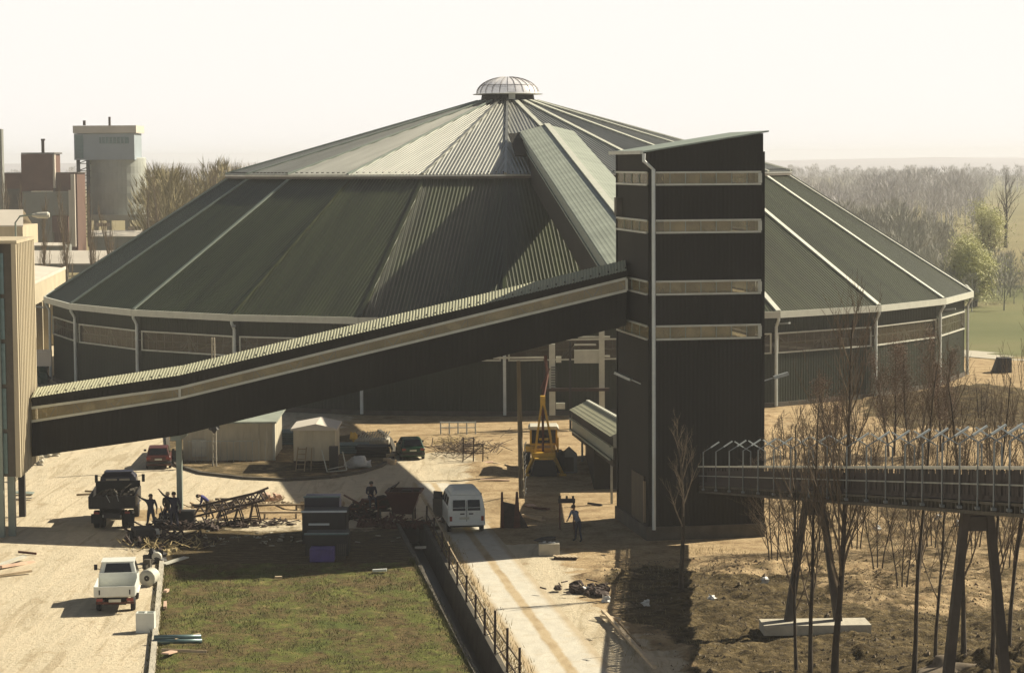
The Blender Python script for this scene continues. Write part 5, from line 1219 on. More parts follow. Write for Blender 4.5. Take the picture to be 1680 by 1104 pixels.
mb = MB(); mb.box((q.x, a.y-.115, q.z-.2), (.7, .02, .34)); mb.build('notice', M['plate'], nb)
mb = MB(); mb.bar((a.x+.3, a.y-.5, 1.25), (b.x-1.0, a.y-.5, 1.25), .04, .05)
for k in range(13): x = a.x+.4+k*.37; mb.bar((x, a.y-.5, .05), (x, a.y-.5, 1.25), .03, .03)
single(mb, 'mesh_railing', M['steel'], 'thin grey railing leaning along the front of the long site shed', 'railing', (a.x, a.y-.5, 0))
a, b = at(482, 772), at(550, 772); t = thing('site_hut', 'small cream site hut with pale pitched roof on short stilts', 'hut', (a.x, a.y, 0), world=True)
zb_, zt_ = .55, AY(515, 703, a.y).z; dp = 3.4
mb = MB()
for pa, pb_ in (((a.x, a.y), (b.x, a.y)), ((b.x, a.y), (b.x, a.y+dp)), ((b.x, a.y+dp), (a.x, a.y+dp)), ((a.x, a.y+dp), (a.x, a.y))): corr(mb, pa, pb_, zb_, zt_, .8, .02)
mb.build('wall', M['shedw'], t)
xm = (a.x+b.x)/2+.1; zr = zt_+.12
mb = MB(); e = .14
P = [(a.x-e, a.y-e, zt_), (b.x+e, a.y-e, zt_), (b.x+e, a.y+dp+e, zt_+.02), (a.x-e, a.y+dp+e, zt_+.02)]; r0_, r1_ = (xm, a.y-e, zr+.16), (xm, a.y+dp+e, zr+.16)
mb.add(P+[r0_, r1_], [(0, 4, 5, 3), (1, 2, 5, 4), (0, 1, 4), (2, 3, 5)]); mb.add([(x, y, z-.1) for x, y, z in P]+P, [(0, 1, 5, 4), (1, 2, 6, 5), (2, 3, 7, 6), (3, 0, 4, 7)]); mb.build('roof', M['roofw'], t)
mb = MB(); mb.box(((a.x+b.x)/2, a.y+dp/2, .5), (b.x-a.x, dp, .12))
for x in (a.x+.15, b.x-.15):
    for y in (a.y+.15, a.y+dp-.15): mb.box((x, y, .22), (.2, .2, .46))
mb.build('base_frame', M['rustd'], t)
for lean, x0_, lab, nm_ in ((0, a.x+.25, 'pale wooden ladder leaning on the left of the cream hut', 'ladder'),):
    mb = MB()
    for dx in (0, .48): mb.bar((x0_+dx-.08, a.y-.75, 0), (x0_+dx+.02, a.y-.12, 1.35), .05, .07)
    for k in range(5): f = .12+k*.2; mb.bar((x0_-.08+.1*f, a.y-.75+.63*f, 1.35*f), (x0_+.40+.1*f, a.y-.75+.63*f, 1.35*f), .04, .04)
    single(mb, 'ladder', M['wood'], lab, 'ladder', (x0_, a.y-.5, 0))
mb = MB(); mb.bar((a.x+1.0, a.y-.5, 0), (a.x+1.05, a.y-.1, 1.3), .06); single(mb, 'plank', M['wood'], 'single upright plank beside the ladder on the cream hut', 'plank', (a.x+1, a.y-.5, 0))
mb = MB(); mb.box((b.x-.05, a.y-.45, .72), (.5, .35, 1.42)); single(mb, 'dark_cabinet', M['dark'], 'black cabinet standing at the right corner of the cream hut', 'cabinet', (b.x, a.y-.45, 0))
mb = MB(); x0_ = a.x+1.62; mb.bar((x0_, a.y-.3, 1.2), (x0_+.35, a.y-1.0, .05), .05); mb.bar((x0_+.35, a.y-1.0, .05), (x0_+1.45, a.y-1.0, .15), .05); mb.bar((x0_+1.45, a.y-1.0, .15), (x0_+1.2, a.y-.6, 1.15), .05); mb.bar((x0_+.4, a.y-1.02, .2), (x0_+1.4, a.y-1.0, .4), .04)
single(mb, 'window_frame', M['trim'], 'loose pale frame leaning in front of the cream hut', 'frame', (x0_+.5, a.y-.8, 0))
for k, (px, py, rr_) in enumerate(((588, 768, .45),)):
    p = at(px, py); mb = MB(); mb.blob((p.x, p.y, .28), (.62, .4, .34), 9, 14, 10, .35); mb.blob((p.x+.4, p.y+.1, .2), (.35, .3, .24), 4, 12, 8, .4); single(mb, 'plastic_bundle', M['plastic'], 'crumpled white plastic bundle right of the cream hut', 'bundle', (p.x, p.y, 0), smooth=True)
# material stacks between hut and green car
def stack(name, lab, px, py, w_, d_, h_, m_, n_, cat='stack', rz=0, cross=False):
    p = at(px, py); t = MB()
    for k in range(n_):
        z = h_*(k+.5)/n_
        for j in range(5):
            y = -d_/2+d_*(j+.5)/5; t.box((rc_.uniform(-.08, .08), y, z), (w_*rc_.uniform(.9, 1.05), d_/5*.8, h_/n_*.86), rz=rc_.uniform(-.02, .02))
    o = single(t, name, m_, lab, cat, (p.x, p.y+d_/2, 0), local=True, rz=rz); return o
stack('steel_profiles', 'stack of blue grey steel profiles just right of the cream hut', 575, 745, 2.2, 1.6, .55, M['teal'], 4)
stack('steel_profiles', 'dark stack of steel profiles in front of the striped pile', 610, 752, 1.9, 1.4, .7, M['dark'], 4)
stack('timber_stack', 'low pale timber stack beside the dark profiles', 628, 747, .5, 1.4, .5, M['woodl'], 3)
stack('steel_profiles', 'blue grey steel sheets stacked behind the gap between shed and hut', 466, 731, 1.4, 2.2, .8, M['teal'], 6)
p = at(592, 730); mb = MB(); single_n = 0
for k in range(11): mb.bar((p.x-.2+k*.17, p.y-.6, .25+.03*(k % 3)), (p.x+.05+k*.17, p.y+.9, .72), .05, .09)
mb.box((p.x+.7, p.y+.2, .2), (2.1, 1.4, .35)); single(mb, 'striped_pile', M['concl'], 'pile of slanting pale steel angles making dark and light stripes', 'pile', (p.x, p.y, 0))
for px, py, lab in ((580, 731, 'yellow cloth thrown on the steel pile, left end'),):
    p = at(px, py); mb = MB(); mb.blob((p.x, p.y, .55), (.22, .22, .3), 3); single(mb, 'yellow_bag', M['yellow'], lab, 'bag', (p.x, p.y, 0))
p = at(588, 727); mb = MB(); mb.bar((p.x-.2, p.y, .5), (p.x+.35, p.y-.2, .75), .2, .12); mb.bar((p.x, p.y-.1, .75), (p.x+.3, p.y, .4), .14, .1); single(mb, 'pale_boards', M['woodl'], 'crossed pale boards on top of the striped pile', 'boards', (p.x, p.y, 0))
for i, (px, py) in enumerate(((635, 760), (641, 752), (645, 762))):
    p = at(px, py); mb = MB(); mb.box((p.x, p.y, .15), (.45, .3, .28), rz=i*.7); single(mb, 'paper_sack', M['woodl'], ('pale sack on the kerb nearest the green car', 'pale sack farthest back by the green car', 'pale sack lowest at the rounded end of the kerb')[i], 'sack', (p.x, p.y, 0))

# brush, scaffold, rubble in the middle
def debris(name, lab, px, py, w_, d_, n_, m_, cat='rubble', lmax=.9, thick=.05, h_=.25, kind=None, blobs=0, z=0):
    p = at(px, py); mb = MB()
    for k in range(n_):
        a = Vector((rc_.gauss(0, w_*.30), rc_.gauss(0, d_*.30), rc_.uniform(.02, h_))); l_ = rc_.uniform(.2, lmax); th_ = rc_.uniform(0, pi)
        mb.bar(a, a+Vector((cos(th_)*l_, sin(th_)*l_, rc_.uniform(-.05, h_))), thick*rc_.uniform(.5, 1.6), thick*rc_.uniform(.4, 1))
    for k in range(blobs): mb.blob((rc_.gauss(0, w_*.3), rc_.gauss(0, d_*.3), .05), (rc_.uniform(.1, .32), rc_.uniform(.1, .3), rc_.uniform(.06, .22)), k)
    return single(mb, name, m_, lab, cat, (p.x, p.y, z), local=True, kind=kind)
debris('brush_heap', 'tangle of dry branches on the sand below the white railing', 762, 745, 3.2, 5.5, 190, M['twig'], 'brush', 1.5, .03, .5, 'stuff')
debris('brush_heap', 'dry twigs and grass along the island end of the sand', 742, 728, 2.2, 3, 90, M['straw'], 'brush', .9, .03, .25, 'stuff')
p = at(775, 757); t = thing('scaffold_frame', 'rusty open steel frame standing in the dry branches', 'frame', (p.x, p.y, 0), world=True)
mb = MB()
for dx in (-.55, .05, .6):
    for dy in (0, .7): mb.bar((p.x+dx, p.y+dy, 0), (p.x+dx+.03, p.y+dy, 1.35 if dx < .3 else .95), .06)
mb.build('post', M['rustd'], t)
mb = MB()
for z in (.5, .92): mb.bar((p.x-.55, p.y, z), (p.x+.6, p.y, z), .05); mb.bar((p.x-.55, p.y+.7, z), (p.x+.6, p.y+.7, z), .05)
mb.bar((p.x-.55, p.y, 1.3), (p.x+.05, p.y+.7, 1.3), .05); mb.bar((p.x-.5, p.y, .1), (p.x+.6, p.y, .9), .04); mb.build('cross_bar', M['rustd'], t)
for i, (px, py, w_, l_, rz, m_, lab) in enumerate((
    (806, 768, .35, .9, .9, 'pinkw', 'white pink board tilted in the rubble left of the wooden pole'), (820, 764, .14, .9, -.5, 'woodl', 'thin bent pale batten in the rubble beside the pole'),
    (798, 762, .3, .8, .1, 'pinkw', 'pinkish board lying behind the tilted board'), (812, 789, .3, 1.6, .05, 'pinkw', 'long pink board at the edge of the digger shadow'),
    (835, 836, .16, 1.2, -.95, 'pinkw', 'pale lath between the trestle uprights'), (871, 833, .5, .5, .4, 'pinkw', 'pink slab at the foot of the wooden pole'),
    (888, 836, .22, 1.0, -.8, 'rust', 'rust red beam end on the sand right of the pole'), (876, 853, .09, 1.8, -.9, 'woodl', 'pale lath crossing the shadow edge'),
    (870, 851, .07, 1.7, -.85, 'woodl', 'second pale lath parallel to the shadow edge'), (976, 829, .12, .8, -.5, 'dark', 'short dark bar on the sand left of the tower'),
    (287, 926, .32, 1.55, 1.02, 'whited', 'white plank lying slanted at the top corner of the lawn'), (273, 977, .14, .5, 1.5, 'pinkw', 'small pale block in the lawn near the kerb'),
    (271, 998, .12, .9, 1.7, 'pinkw', 'thin pinkish lath in the grass by the kerb'), (278, 1078, .30, .62, 1.2, 'pinkw', 'pale square board in the grass below the pipes'),
    (308, 1054, .06, 1.1, .75, 'woodl', 'thin light stick lying across the pipes'), (302, 1074, .03, 1.6, .0, 'woodl', 'long thin lath in the grass below the pipes'),
    (623, 942, .16, .6, .0, 'white', 'white board at the shadow edge on the lawn'), (457, 955, .1, .3, .4, 'woodl', 'tiny pale chip left of the lawn middle'),
    (690, 903, .14, .5, -.1, 'concl', 'grey board in the shade beside the ditch'), (637, 858, .28, .5, -.8, 'concl', 'pale stone at the corner of the ditch'),
    (18, 925, .22, 2.0, 1.15, 'whited', 'leftmost white beam in the timber pile at the left edge'), (27, 928, .26, 2.1, 1.05, 'pinkw', 'pinkish beam right of the white one in the timber pile'),
    (22, 944, .22, 1.6, .55, 'woodl', 'yellowish beam across the front of the timber pile'), (38, 812, .5, 1.1, .0, 'trimd', 'upper flat grey sheet near the building legs'),
    (34, 820, .3, 1.2, .0, 'conc', 'lower long grey plank near the building legs'), (45, 910, .05, .9, -.3, 'rust', 'brown stick poking out of the timber pile'),
    (1002, 1022, .16, 1.2, -1.0, 'woodl', 'short broken board beside the long timber'), (150, 808, .05, .7, .0, 'wood', 'thin lath left of the truck, upper'), (138, 814, .05, .8, -.05, 'wood', 'thin lath left of the truck, lower'))):
    q = at(px, py); mb = MB(); mb.box((0, 0, .07+.03*(i % 3)), (l_, w_, .05+.05*(w_ < .3)), rx=.06*((i % 3)-1), ry=.05*((i % 2)*2-1)); z = .08 if (265 < px < 700 and py > 880) or px > 990 else .0
    single(mb, 'board', M[m_], lab, 'board', (q.x, q.y, z), local=True, rz=rz)
mb = MB(); a, b = at(989, 1010), at(1074, 1106); mb.bar((a.x, a.y, .2), (b.x, b.y, .26), .13, .12); single(mb, 'long_timber', M['woodl'], 'long pale timber edging the dark trench right of the road', 'beam', (a.x, a.y, 0))
mb = MB(); a, b = at(1008, 1018), at(1050, 1068); mb.bar((a.x, a.y, .15), (b.x, b.y, .2), .07, .07); single(mb, 'thin_timber', M['wood'], 'shorter thin timber parallel to the long one', 'beam', (a.x, a.y, 0))
# small white things by the left building
for i, (px, py) in enumerate(((51, 758), (66, 755), (78, 750), (92, 748), (66, 763), (22, 790), (28, 786))):
    p = at(px, py); mb = MB(); mb.blob((p.x, p.y, .13), (.26, .22, .2), i, 8, 6, .5); single(mb, 'rubble_lump', M['concl'], ('white lump nearest the cream wall', 'white lump beside the first one', 'third white lump from the cream wall', 'farthest right white lump in the row', 'yellowish lump in front of the row', 'pinkish lump beside the thick leg', 'small lump touching the leg shadow')[i], 'rubble', (p.x, p.y, 0), group='pale lumps by the cream building')
# trestle with two uprights
p = at(836, 866); t = thing('steel_trestle', 'dark rusty trestle with two pointed uprights left of the wooden pole', 'trestle', (p.x, p.y, 0), world=True)
for dx, w_ in ((-.35, .2), (.36, .34)):
    mb = MB(); mb.hexa([(p.x+dx-w_/2, p.y, 0), (p.x+dx+w_/2, p.y, 0), (p.x+dx+w_/2, p.y+.25, 0), (p.x+dx-w_/2, p.y+.25, 0), (p.x+dx-.05, p.y, 1.72), (p.x+dx+.05, p.y, 1.72), (p.x+dx+.05, p.y+.15, 1.72), (p.x+dx-.05, p.y+.15, 1.72)]); mb.build('upright', M['rust'], t)
mb = MB(); mb.hexa([(p.x-.3, p.y+.05, .0), (p.x+.9, p.y+.05, 0), (p.x+.9, p.y+.2, 0), (p.x-.3, p.y+.2, 0), (p.x-.3, p.y+.05, 1.25), (p.x+.3, p.y+.05, 1.1), (p.x+.3, p.y+.2, 1.1), (p.x-.3, p.y+.2, 1.25)]); mb.build('sheet', M['rustd'], t)
# table frame, concrete box, pallet
p = at(930, 868); t = thing('pipe_portal', 'small upright steel portal left of the person in the pale blue shirt', 'frame', (p.x, p.y, 0), world=True)
mb = MB()
for dx in (-.33, .33): mb.bar((p.x+dx, p.y, 0), (p.x+dx, p.y, 1.35), .08)
mb.build('post', M['rust'], t)
mb = MB(); mb.bar((p.x-.4, p.y, 1.36), (p.x+.4, p.y, 1.36), .12, .2)
for dx in (-.33, 0, .3): mb.box((p.x+dx, p.y, 1.52), (.1, .1, .14))
mb.build('head_beam', M['dark'], t)
a, b = at(884, 912), at(918, 912); t = thing('concrete_box', 'grey concrete box with dark covers at the road edge', 'box', (a.x, a.y, 0), world=True)
mb = MB(); mb.box(((a.x+b.x)/2, a.y+.45, .27), (b.x-a.x, .9, .54)); mb.build('box', M['concl'], t, bevel=.015)
mb = MB(); mb.blob(((a.x+b.x)/2-.1, a.y+.75, .6), (.5, .4, .16), 4, 10, 6); mb.build('cover', M['dark'], t)
mb = MB()
for k, (dx, dy) in enumerate(((-.2, .35), (.05, .3), (.2, .2), (-.05, .55))): mb.blob(((a.x+b.x)/2+dx, a.y+dy, .57), (.08, .06, .04), k)
mb.build('scraps', M['plastic'], t)
p = at(928, 917); t = thing('pallet', 'worn wooden pallet lying in front of the concrete box', 'pallet', (p.x, p.y, 0), radians(-8))
mb = MB()
for k in range(6): mb.box((-.42+k*.17, 0, .13), (.11, .55, .03), rz=.5)
mb.build('slats', M['woodl'], t)
mb = MB()
for y in (-.22, 0, .22): mb.box((0, y, .06), (1.0, .08, .1))
mb.build('bearers', M['rustd'], t)
p = at(933, 776); t = thing('grey_kiosk', 'small grey gable fronted box beside the digger', 'kiosk', (p.x, p.y, 0), world=True)
mb = MB(); mb.prism([(p.x-.42, 0), (p.x+.48, 0), (p.x+.48, 1.0), (p.x+.05, 1.4), (p.x-.42, 1.0)], 'Y', p.y, p.y+.9); mb.build('body', M['block'], t)
mb = MB(); mb.box((p.x+.03, p.y-.02, .5), (.5, .03, .8)); mb.build('door', M['shade'], t)
# stack of black cases on the lawn head
def case(name, lab, xa, xb_, ybase, z0_, z1_, dp, m_, strip=None):
    a, b = at(xa, ybase), at(xb_, ybase); t = thing(name, lab, 'case', (a.x, a.y, 0), world=True)
    mb = MB(); mb.box(((a.x+b.x)/2, a.y+dp/2, (z0_+z1_)/2), (b.x-a.x, dp, z1_-z0_)); mb.build('shell', m_, t, bevel=.02)
    if strip is not None:
        mb = MB(); mb.box(((a.x+b.x)/2, a.y+.04, z1_+.03), (b.x-a.x+.08, .22, .06)); mb.build('rim', M[strip], t)
    return t
case('violet_crate', 'crate under violet sheeting at the front of the black stack', 508, 548, 922, 0, .58, .8, M['purple'])
case('machine_case', 'low black case with pale front rim behind the violet crate', 501, 571, 912, 0, .95, 1.5, M['dark'], 'teal')
case('machine_case', 'tall black case with bright rim in the middle of the stack', 496, 568, 892, .0, 1.45, 1.7, M['dark'], 'trimw')
case('machine_case', 'rearmost dark violet case on top of the black stack', 500, 557, 877, .0, 1.75, 1.3, M['blued'], 'teal')
p = at(524, 893); mb = MB(); mb.box((p.x, p.y-.12, .95), (.95, .04, .09)); single(mb, 'pale_batten', M['trimw'], 'pale batten hooked on the tall black case', 'batten', (p.x, p.y-.12, .9))
p = at(560, 918); t = MB()
for k in range(5): t.bar((k*.09, 0, 0), (k*.09+.03, .1, .7), .05)
single(t, 'steel_bars', M['concd'], 'bundle of upright grey bars right of the violet crate', 'bars', (p.x-.2, p.y, 0), local=True)
# red hopper and mixer frame
p = at(661, 858); t = thing('red_hopper', 'dark red open hopper tapering downwards at the head of the ditch', 'hopper', (p.x, p.y+1, 0), radians(-4))
T0 = [(-.45, -.45, .35), (.45, -.45, .35), (.45, .45, .35), (-.45, .45, .35)]; T1 = [(-.78, -.8, 1.45), (.88, -.8, 1.45), (.88, .8, 1.45), (-.78, .8, 1.45)]
mb = MB(); mb.add(T0+T1, [(3, 2, 1, 0), (0, 1, 5, 4), (1, 2, 6, 5), (2, 3, 7, 6), (3, 0, 4, 7)]); mb.add([(x*.93, y*.93, z+.02) for x, y, z in T0+T1], [(0, 1, 2, 3), (4, 5, 1, 0), (5, 6, 2, 1), (6, 7, 3, 2), (7, 4, 0, 3)]); mb.build('hopper_body', M['redd'], t)
mb = MB()
for q in range(4): mb.bar(T1[q], T1[(q+1) % 4], .09, .08)
mb.build('rim', M['rust'], t)
mb = MB(); mb.box((.15, .2, 1.42), (.5, .4, .08)); mb.box((.62, .3, 1.42), (.25, .3, .08)); mb.bar((-.6, -.6, 1.46), (-.3, .7, 1.75), .05); mb.add([(-.85, -.75, 1.45), (-.3, -.4, 1.78), (-.3, .3, 1.78), (-.85, .75, 1.45)], [(0, 1, 2, 3)]); mb.build('lid', M['rustd'], t)
for sx in (-.5, .5):
    for sy in (-1, 1): mb = MB(); mb.bar((sx, sy*.5, 0), (sx, sy*.45, .6), .08); mb.build('leg', M['rustd'], t)
p = at(603, 853); t = thing('mixer_frame', 'rusty wheeled concrete mixer frame with a seated person on it', 'mixer', (p.x, p.y+.4, 0), 0)
mb = MB()
for a, b in (((-.9, 0, .5), (.9, 0, .6)), ((-.9, .8, .5), (.9, .8, .6)), ((-.7, 0, 0), (-.2, 0, .95)), ((.1, 0, .0), (-.3, .1, .95)), ((.5, 0, 0), (.5, .1, .9)), ((-1.2, .3, 1.15), (-.4, .2, .7)), ((.6, 0, .9), (1.1, -.1, 1.1)), ((-.3, 0, .9), (.6, .1, .85))): mb.bar(a, b, .08)
mb.box((.1, .4, .85), (.9, .6, .14)); mb.build('frame', M['rust'], t)
mb = MB(); mb.lathe((.75, .4, .75), [(.05, -.45), (.32, -.35), (.38, 0), (.22, .4), (.18, .5)], 14, 'X'); mb.build('drum', M['rustd'], t, True)
wheel(t, -.5, .4, .3, .12, 'rustd'); wheel(t, .55, .4, .3, .12, 'rustd')
debris('scrap_pile', 'dark red scrap between the mixer frame and the black stack', 585, 850, 2.2, 1.2, 60, M['rustd'], 'scrap', 1.2, .08, .5, 'stuff', blobs=14)
# lattice girders on trestles
def truss(name, lab, A_, B_, h_, m_, n_=6):
    A_, B_ = Vector(A_), Vector(B_); t = thing(name, lab, 'girder', (A_.x, A_.y, 0), world=True); U = Vector((0, .25, h_))
    mb = MB(); mb.bar(A_, B_, .09); mb.bar(A_+U, B_+U, .09); mb.build('chord', m_, t)
    mb = MB()
    for k in range(n_):
        a = A_.lerp(B_, k/n_); b = A_.lerp(B_, (k+1)/n_); mb.bar(a, a.lerp(b, .5)+U, .055); mb.bar(a.lerp(b, .5)+U, b, .055)
    mb.build('diagonal', m_, t)
    return t
a = at(318, 866); b = at(432, 862)
truss('lattice_girder', 'dark lattice girder resting across the trestles by the bent man', (a.x, a.y, .55), (b.x, b.y+.6, 1.15), .42, M['rustd'], 6)
a = at(352, 858); b = at(438, 848)
truss('lattice_girder', 'second lattice girder behind, rising to the right', (a.x, a.y+.8, .15), (b.x, b.y+.5, .9), .45, M['rustd'], 5)
def trestle(px, py, lab, h_=.8):
    p = at(px, py); mb = MB()
    for dy in (-.3, .3):
        for s_ in (-1, 1): mb.bar((p.x+s_*.28, p.y+dy, 0), (p.x+s_*.04, p.y+dy, h_), .06)
        mb.bar((p.x-.2, p.y+dy, .3), (p.x+.2, p.y+dy, .3), .05)
    mb.bar((p.x, p.y-.35, h_), (p.x, p.y+.35, h_), .1); single(mb, 'trestle', M['rustd'], lab, 'trestle', (p.x, p.y, 0))
trestle(365, 862, 'left steel trestle under the girders'); trestle(392, 861, 'middle steel trestle under the girders'); trestle(418, 858, 'right steel trestle under the girders', 1.1)
for i, (px, py, l_, th_, m_, lab) in enumerate(((318, 846, 2.2, -.08, 'woodl', 'pale plank bench at the feet of the bent man'), (322, 836, 1.2, -1.0, 'woodl', 'upright pale lath leaning by the support post'), (445, 838, 3.6, .02, 'wood', 'long plank on the sand behind the girders'), (395, 828, 2.6, -.02, 'rustd', 'rusty beam lying behind the bent man'), (460, 850, 2.2, 0, 'woodl', 'low pale board left of the black stack'), (355, 838, 2.4, .0, 'dark', 'dark tarred beam behind the bent man'))):
    p = at(px, py); mb = MB(); mb.bar((-l_/2, 0, .3), (l_/2, 0, .3+.1*th_), .16, .1); mb.box((-l_*.35, 0, .13), (.1, .12, .25)); mb.box((l_*.35, 0, .13), (.1, .12, .25)); single(mb, 'plank', M[m_], lab, 'plank', (p.x, p.y, 0), local=True, rz=th_)
debris('dirt_pile', 'clods and laths behind the girders', 420, 832, 5.5, 1.6, 60, M['wood'], 'rubble', 1.0, .05, .25, 'stuff', blobs=60)
for i, (px, py) in enumerate(((436, 825), (452, 824))):
    p = at(px, py); mb = MB(); mb.blob((p.x, p.y, .22), (.30, .22, .26), i+5, 9, 7, .5); single(mb, 'cement_sack', M['pinkw'], ('left pale sack on the bank behind the girders', 'right pale sack on the bank behind the girders')[i], 'sack', (p.x, p.y, 0))
# dark machinery among the people
p = at(303, 866); mb = MB(); mb.box((p.x, p.y+.3, .42), (.9, .6, .8)); mb.box((p.x-.9, p.y+.4, .35), (.7, .5, .65)); mb.bar((p.x-.6, p.y, 0), (p.x-.3, p.y, 1.1), .07); single(mb, 'generator', M['dark'], 'black generator box standing right of the support post', 'machine', (p.x, p.y, 0))
p = at(264, 868); t = thing('hand_cart', 'dark two wheeled cart with pipes beside the pointing man', 'cart', (p.x, p.y+.3, 0), 0)
wheel(t, -.3, 0, .28, .08, 'dark'); wheel(t, .3, 0, .28, .08, 'dark'); mb = MB(); mb.box((0, 0, .4), (.5, .8, .08)); mb.bar((-.2, -.5, .3), (.1, .6, .9), .07); mb.bar((.2, -.5, .3), (-.1, .4, 1.0), .05); mb.build('tray', M['dark'], t)
# compressor trailer
p = at(240, 893); t = thing('compressor_trailer', 'small dark trailer with white mudguard at the corner of the lawn', 'trailer', (p.x, p.y+.5, 0), radians(20))
mb = MB(); mb.box((-.2, .1, .48), (.9, 1.3, .45)); mb.build('body', M['dark'], t, bevel=.04)
wheel(t, .38, 0, .27, .16, 'whited'); wheel(t, -.78, 0, .27, .16, 'whited')
mb = MB(); mb.lathe((.38, 0, .30), [(.33, -.12), (.34, .12)], 14, 'X'); mb.v = [(x, y, max(z, .42)) for x, y, z in mb.v]; mb.build('mudguard', M['whited'], t)
mb = MB(); mb.bar((.2, -.6, .35), (.9, -.8, .25), .06); mb.build('tow_bar', M['steel'], t)
# engine lump, drum
p = at(256, 924); t = thing('old_engine', 'greasy old engine block with a round pale cover on the kerb', 'engine', (p.x, p.y, 0), 0)
mb = MB(); mb.blob((0, .2, .26), (.42, .35, .32), 3, 10, 8, .35); mb.box((-.4, .0, .2), (.3, .3, .35)); mb.build('block', M['dark'], t)
mb = MB(); mb.lathe((.05, -.12, .30), [(.02, -.06), (.2, -.05), (.24, .05), (.02, .06)], 14, 'Y'); mb.build('cover', M['whited'], t)
p = at(244, 963); t = thing('cable_drum', 'pale round drum lying beside the pickup', 'drum', (p.x-.02, p.y+.35, 0), radians(-12))
mb = MB(); mb.lathe((0, 0, .36), [(.02, -.30), (.34, -.30), (.36, -.24), (.34, -.2), (.34, .25), (.36, .3), (.02, .3)], 18, 'Y'); mb.build('shell', M['whited'], t, True)
mb = MB(); mb.lathe((0, -.31, .36), [(.02, -.02), (.10, -.02), (.12, .0)], 12, 'Y'); mb.build('hub', M['dark'], t)
mb = MB(); mb.bar((-.3, .3, .7), (-.1, .7, .95), .12); mb.box((-.28, .55, .75), (.3, .25, .5)); mb.build('motor', M['concd'], t)
debris('junk_heap', 'brushwood and dry junk at the top corner of the lawn', 278, 899, 3.0, 1.9, 120, M['straw'], 'junk', .5, .03, .28, 'stuff', blobs=6)
debris('dark_junk', 'dark rusty machine parts heaped under the brushwood', 274, 894, 2.6, 1.6, 60, M['rustd'], 'junk', .7, .09, .4, 'stuff', blobs=34)
debris('dark_junk', 'dark scrap parts around the feet of the pointing men', 292, 868, 3.2, 1.2, 55, M['rustd'], 'scrap', .7, .07, .32, 'stuff', blobs=24)
debris('dark_junk', 'dark sooty bars and offcuts under the lattice girders', 395, 862, 5.0, 1.6, 90, M['rustd'], 'scrap', 1.0, .05, .18, 'stuff', blobs=26)
debris('dark_junk', 'rusty offcuts at the foot of the red hopper', 640, 862, 3.0, 1.2, 60, M['rust'], 'scrap', .8, .06, .3, 'stuff', blobs=20)
debris('light_offcuts', 'pale chips and papers scattered in the shade at the lawn head', 440, 885, 9.0, 4.5, 46, M['concl'], 'litter', .3, .05, .05, 'stuff')
for i, (px, py, th_) in enumerate(((264, 886, -.9), (276, 884, -1.0), (289, 885, -1.1))):
    p = at(px, py); mb = MB(); mb.box((0, 0, .3), (.5, .1, .06), rz=th_, ry=.5); single(mb, 'lath', M['woodl'], ('left short bright lath in the junk corner', 'middle short bright lath in the junk corner', 'right short bright lath in the junk corner')[i], 'lath', (p.x, p.y, 0), local=True, group='bright laths in the junk corner')
# white double box
a, b = at(223, 1038), at(253, 1038); t = thing('white_box', 'open white double compartment box beside the lawn kerb', 'box', (a.x, a.y, 0), world=True)
W_ = b.x-a.x; mb = MB(); cx = (a.x+b.x)/2; h_ = .74
for c, d in (((cx, a.y+.02, h_/2), (W_, .04, h_)), ((cx, a.y+.42, h_/2), (W_, .04, h_)), ((a.x+.02, a.y+.22, h_/2), (.04, .36, h_)), ((b.x-.02, a.y+.22, h_/2), (.04, .36, h_)), ((cx, a.y+.22, h_/2), (.07, .36, h_)), ((cx, a.y+.22, .05), (W_-.08, .36, .04))): mb.box(c, d)
mb.build('shell', M['white'], t)
# pipes
for i, (dy, dz, l_, lab) in enumerate(((0, .08, 1.75, 'front blue grey pipe in the grass by the kerb'), (.26, .08, 1.6, 'rear blue grey pipe in the grass by the kerb'), (.13, .21, 1.7, 'top pipe lying over the other two by the kerb'))):
    a = at(252, 1058); mb = MB(); mb.lathe((0, 0, 0), [(.065, 0), (.085, 0), (.085, l_), (.065, l_)], 14, 'X'); mb.lathe((0, 0, 0), [(.065, l_), (.06, 0)], 14, 'X')
    o = single(mb, 'pipe', M['teal'], lab, 'pipe', (a.x, a.y+dy, dz+.05), group='blue grey pipes', smooth=True, local=True, rz=.05)
# clutter right of the road
debris('rubble_heap', 'brown rubble and roots at the right edge of the road', 965, 972, 2.0, 2.2, 26, M['rustd'], 'rubble', .5, .05, .2, 'stuff', blobs=22, z=.1)
for i, (px, py, lab) in enumerate(((960, 967, 'pale stone standing on the roadside rubble'), (994, 981, 'white plastic scrap right of the roadside rubble'), (1060, 988, 'pale stone in the bridge shadow'), (1255, 958, 'white scrap on the mud right of the pale sapling'), (1166, 983, 'small yellowish stone in the mud'), (1440, 870, 'white bag low behind the right hand saplings'), (1572, 875, 'white paper by the thick pier'), (1540, 857, 'small white bag left of the thick pier'))):
    p = at(px, py, .15); mb = MB(); mb.blob((0, 0, .12), (.17, .14, .14), i+2, 8, 6, .6); single(mb, 'pale_scrap', M['plastic'], lab, 'scrap', (p.x, p.y, hgt(p.x, p.y)), local=True, group='pale scraps on the mud')
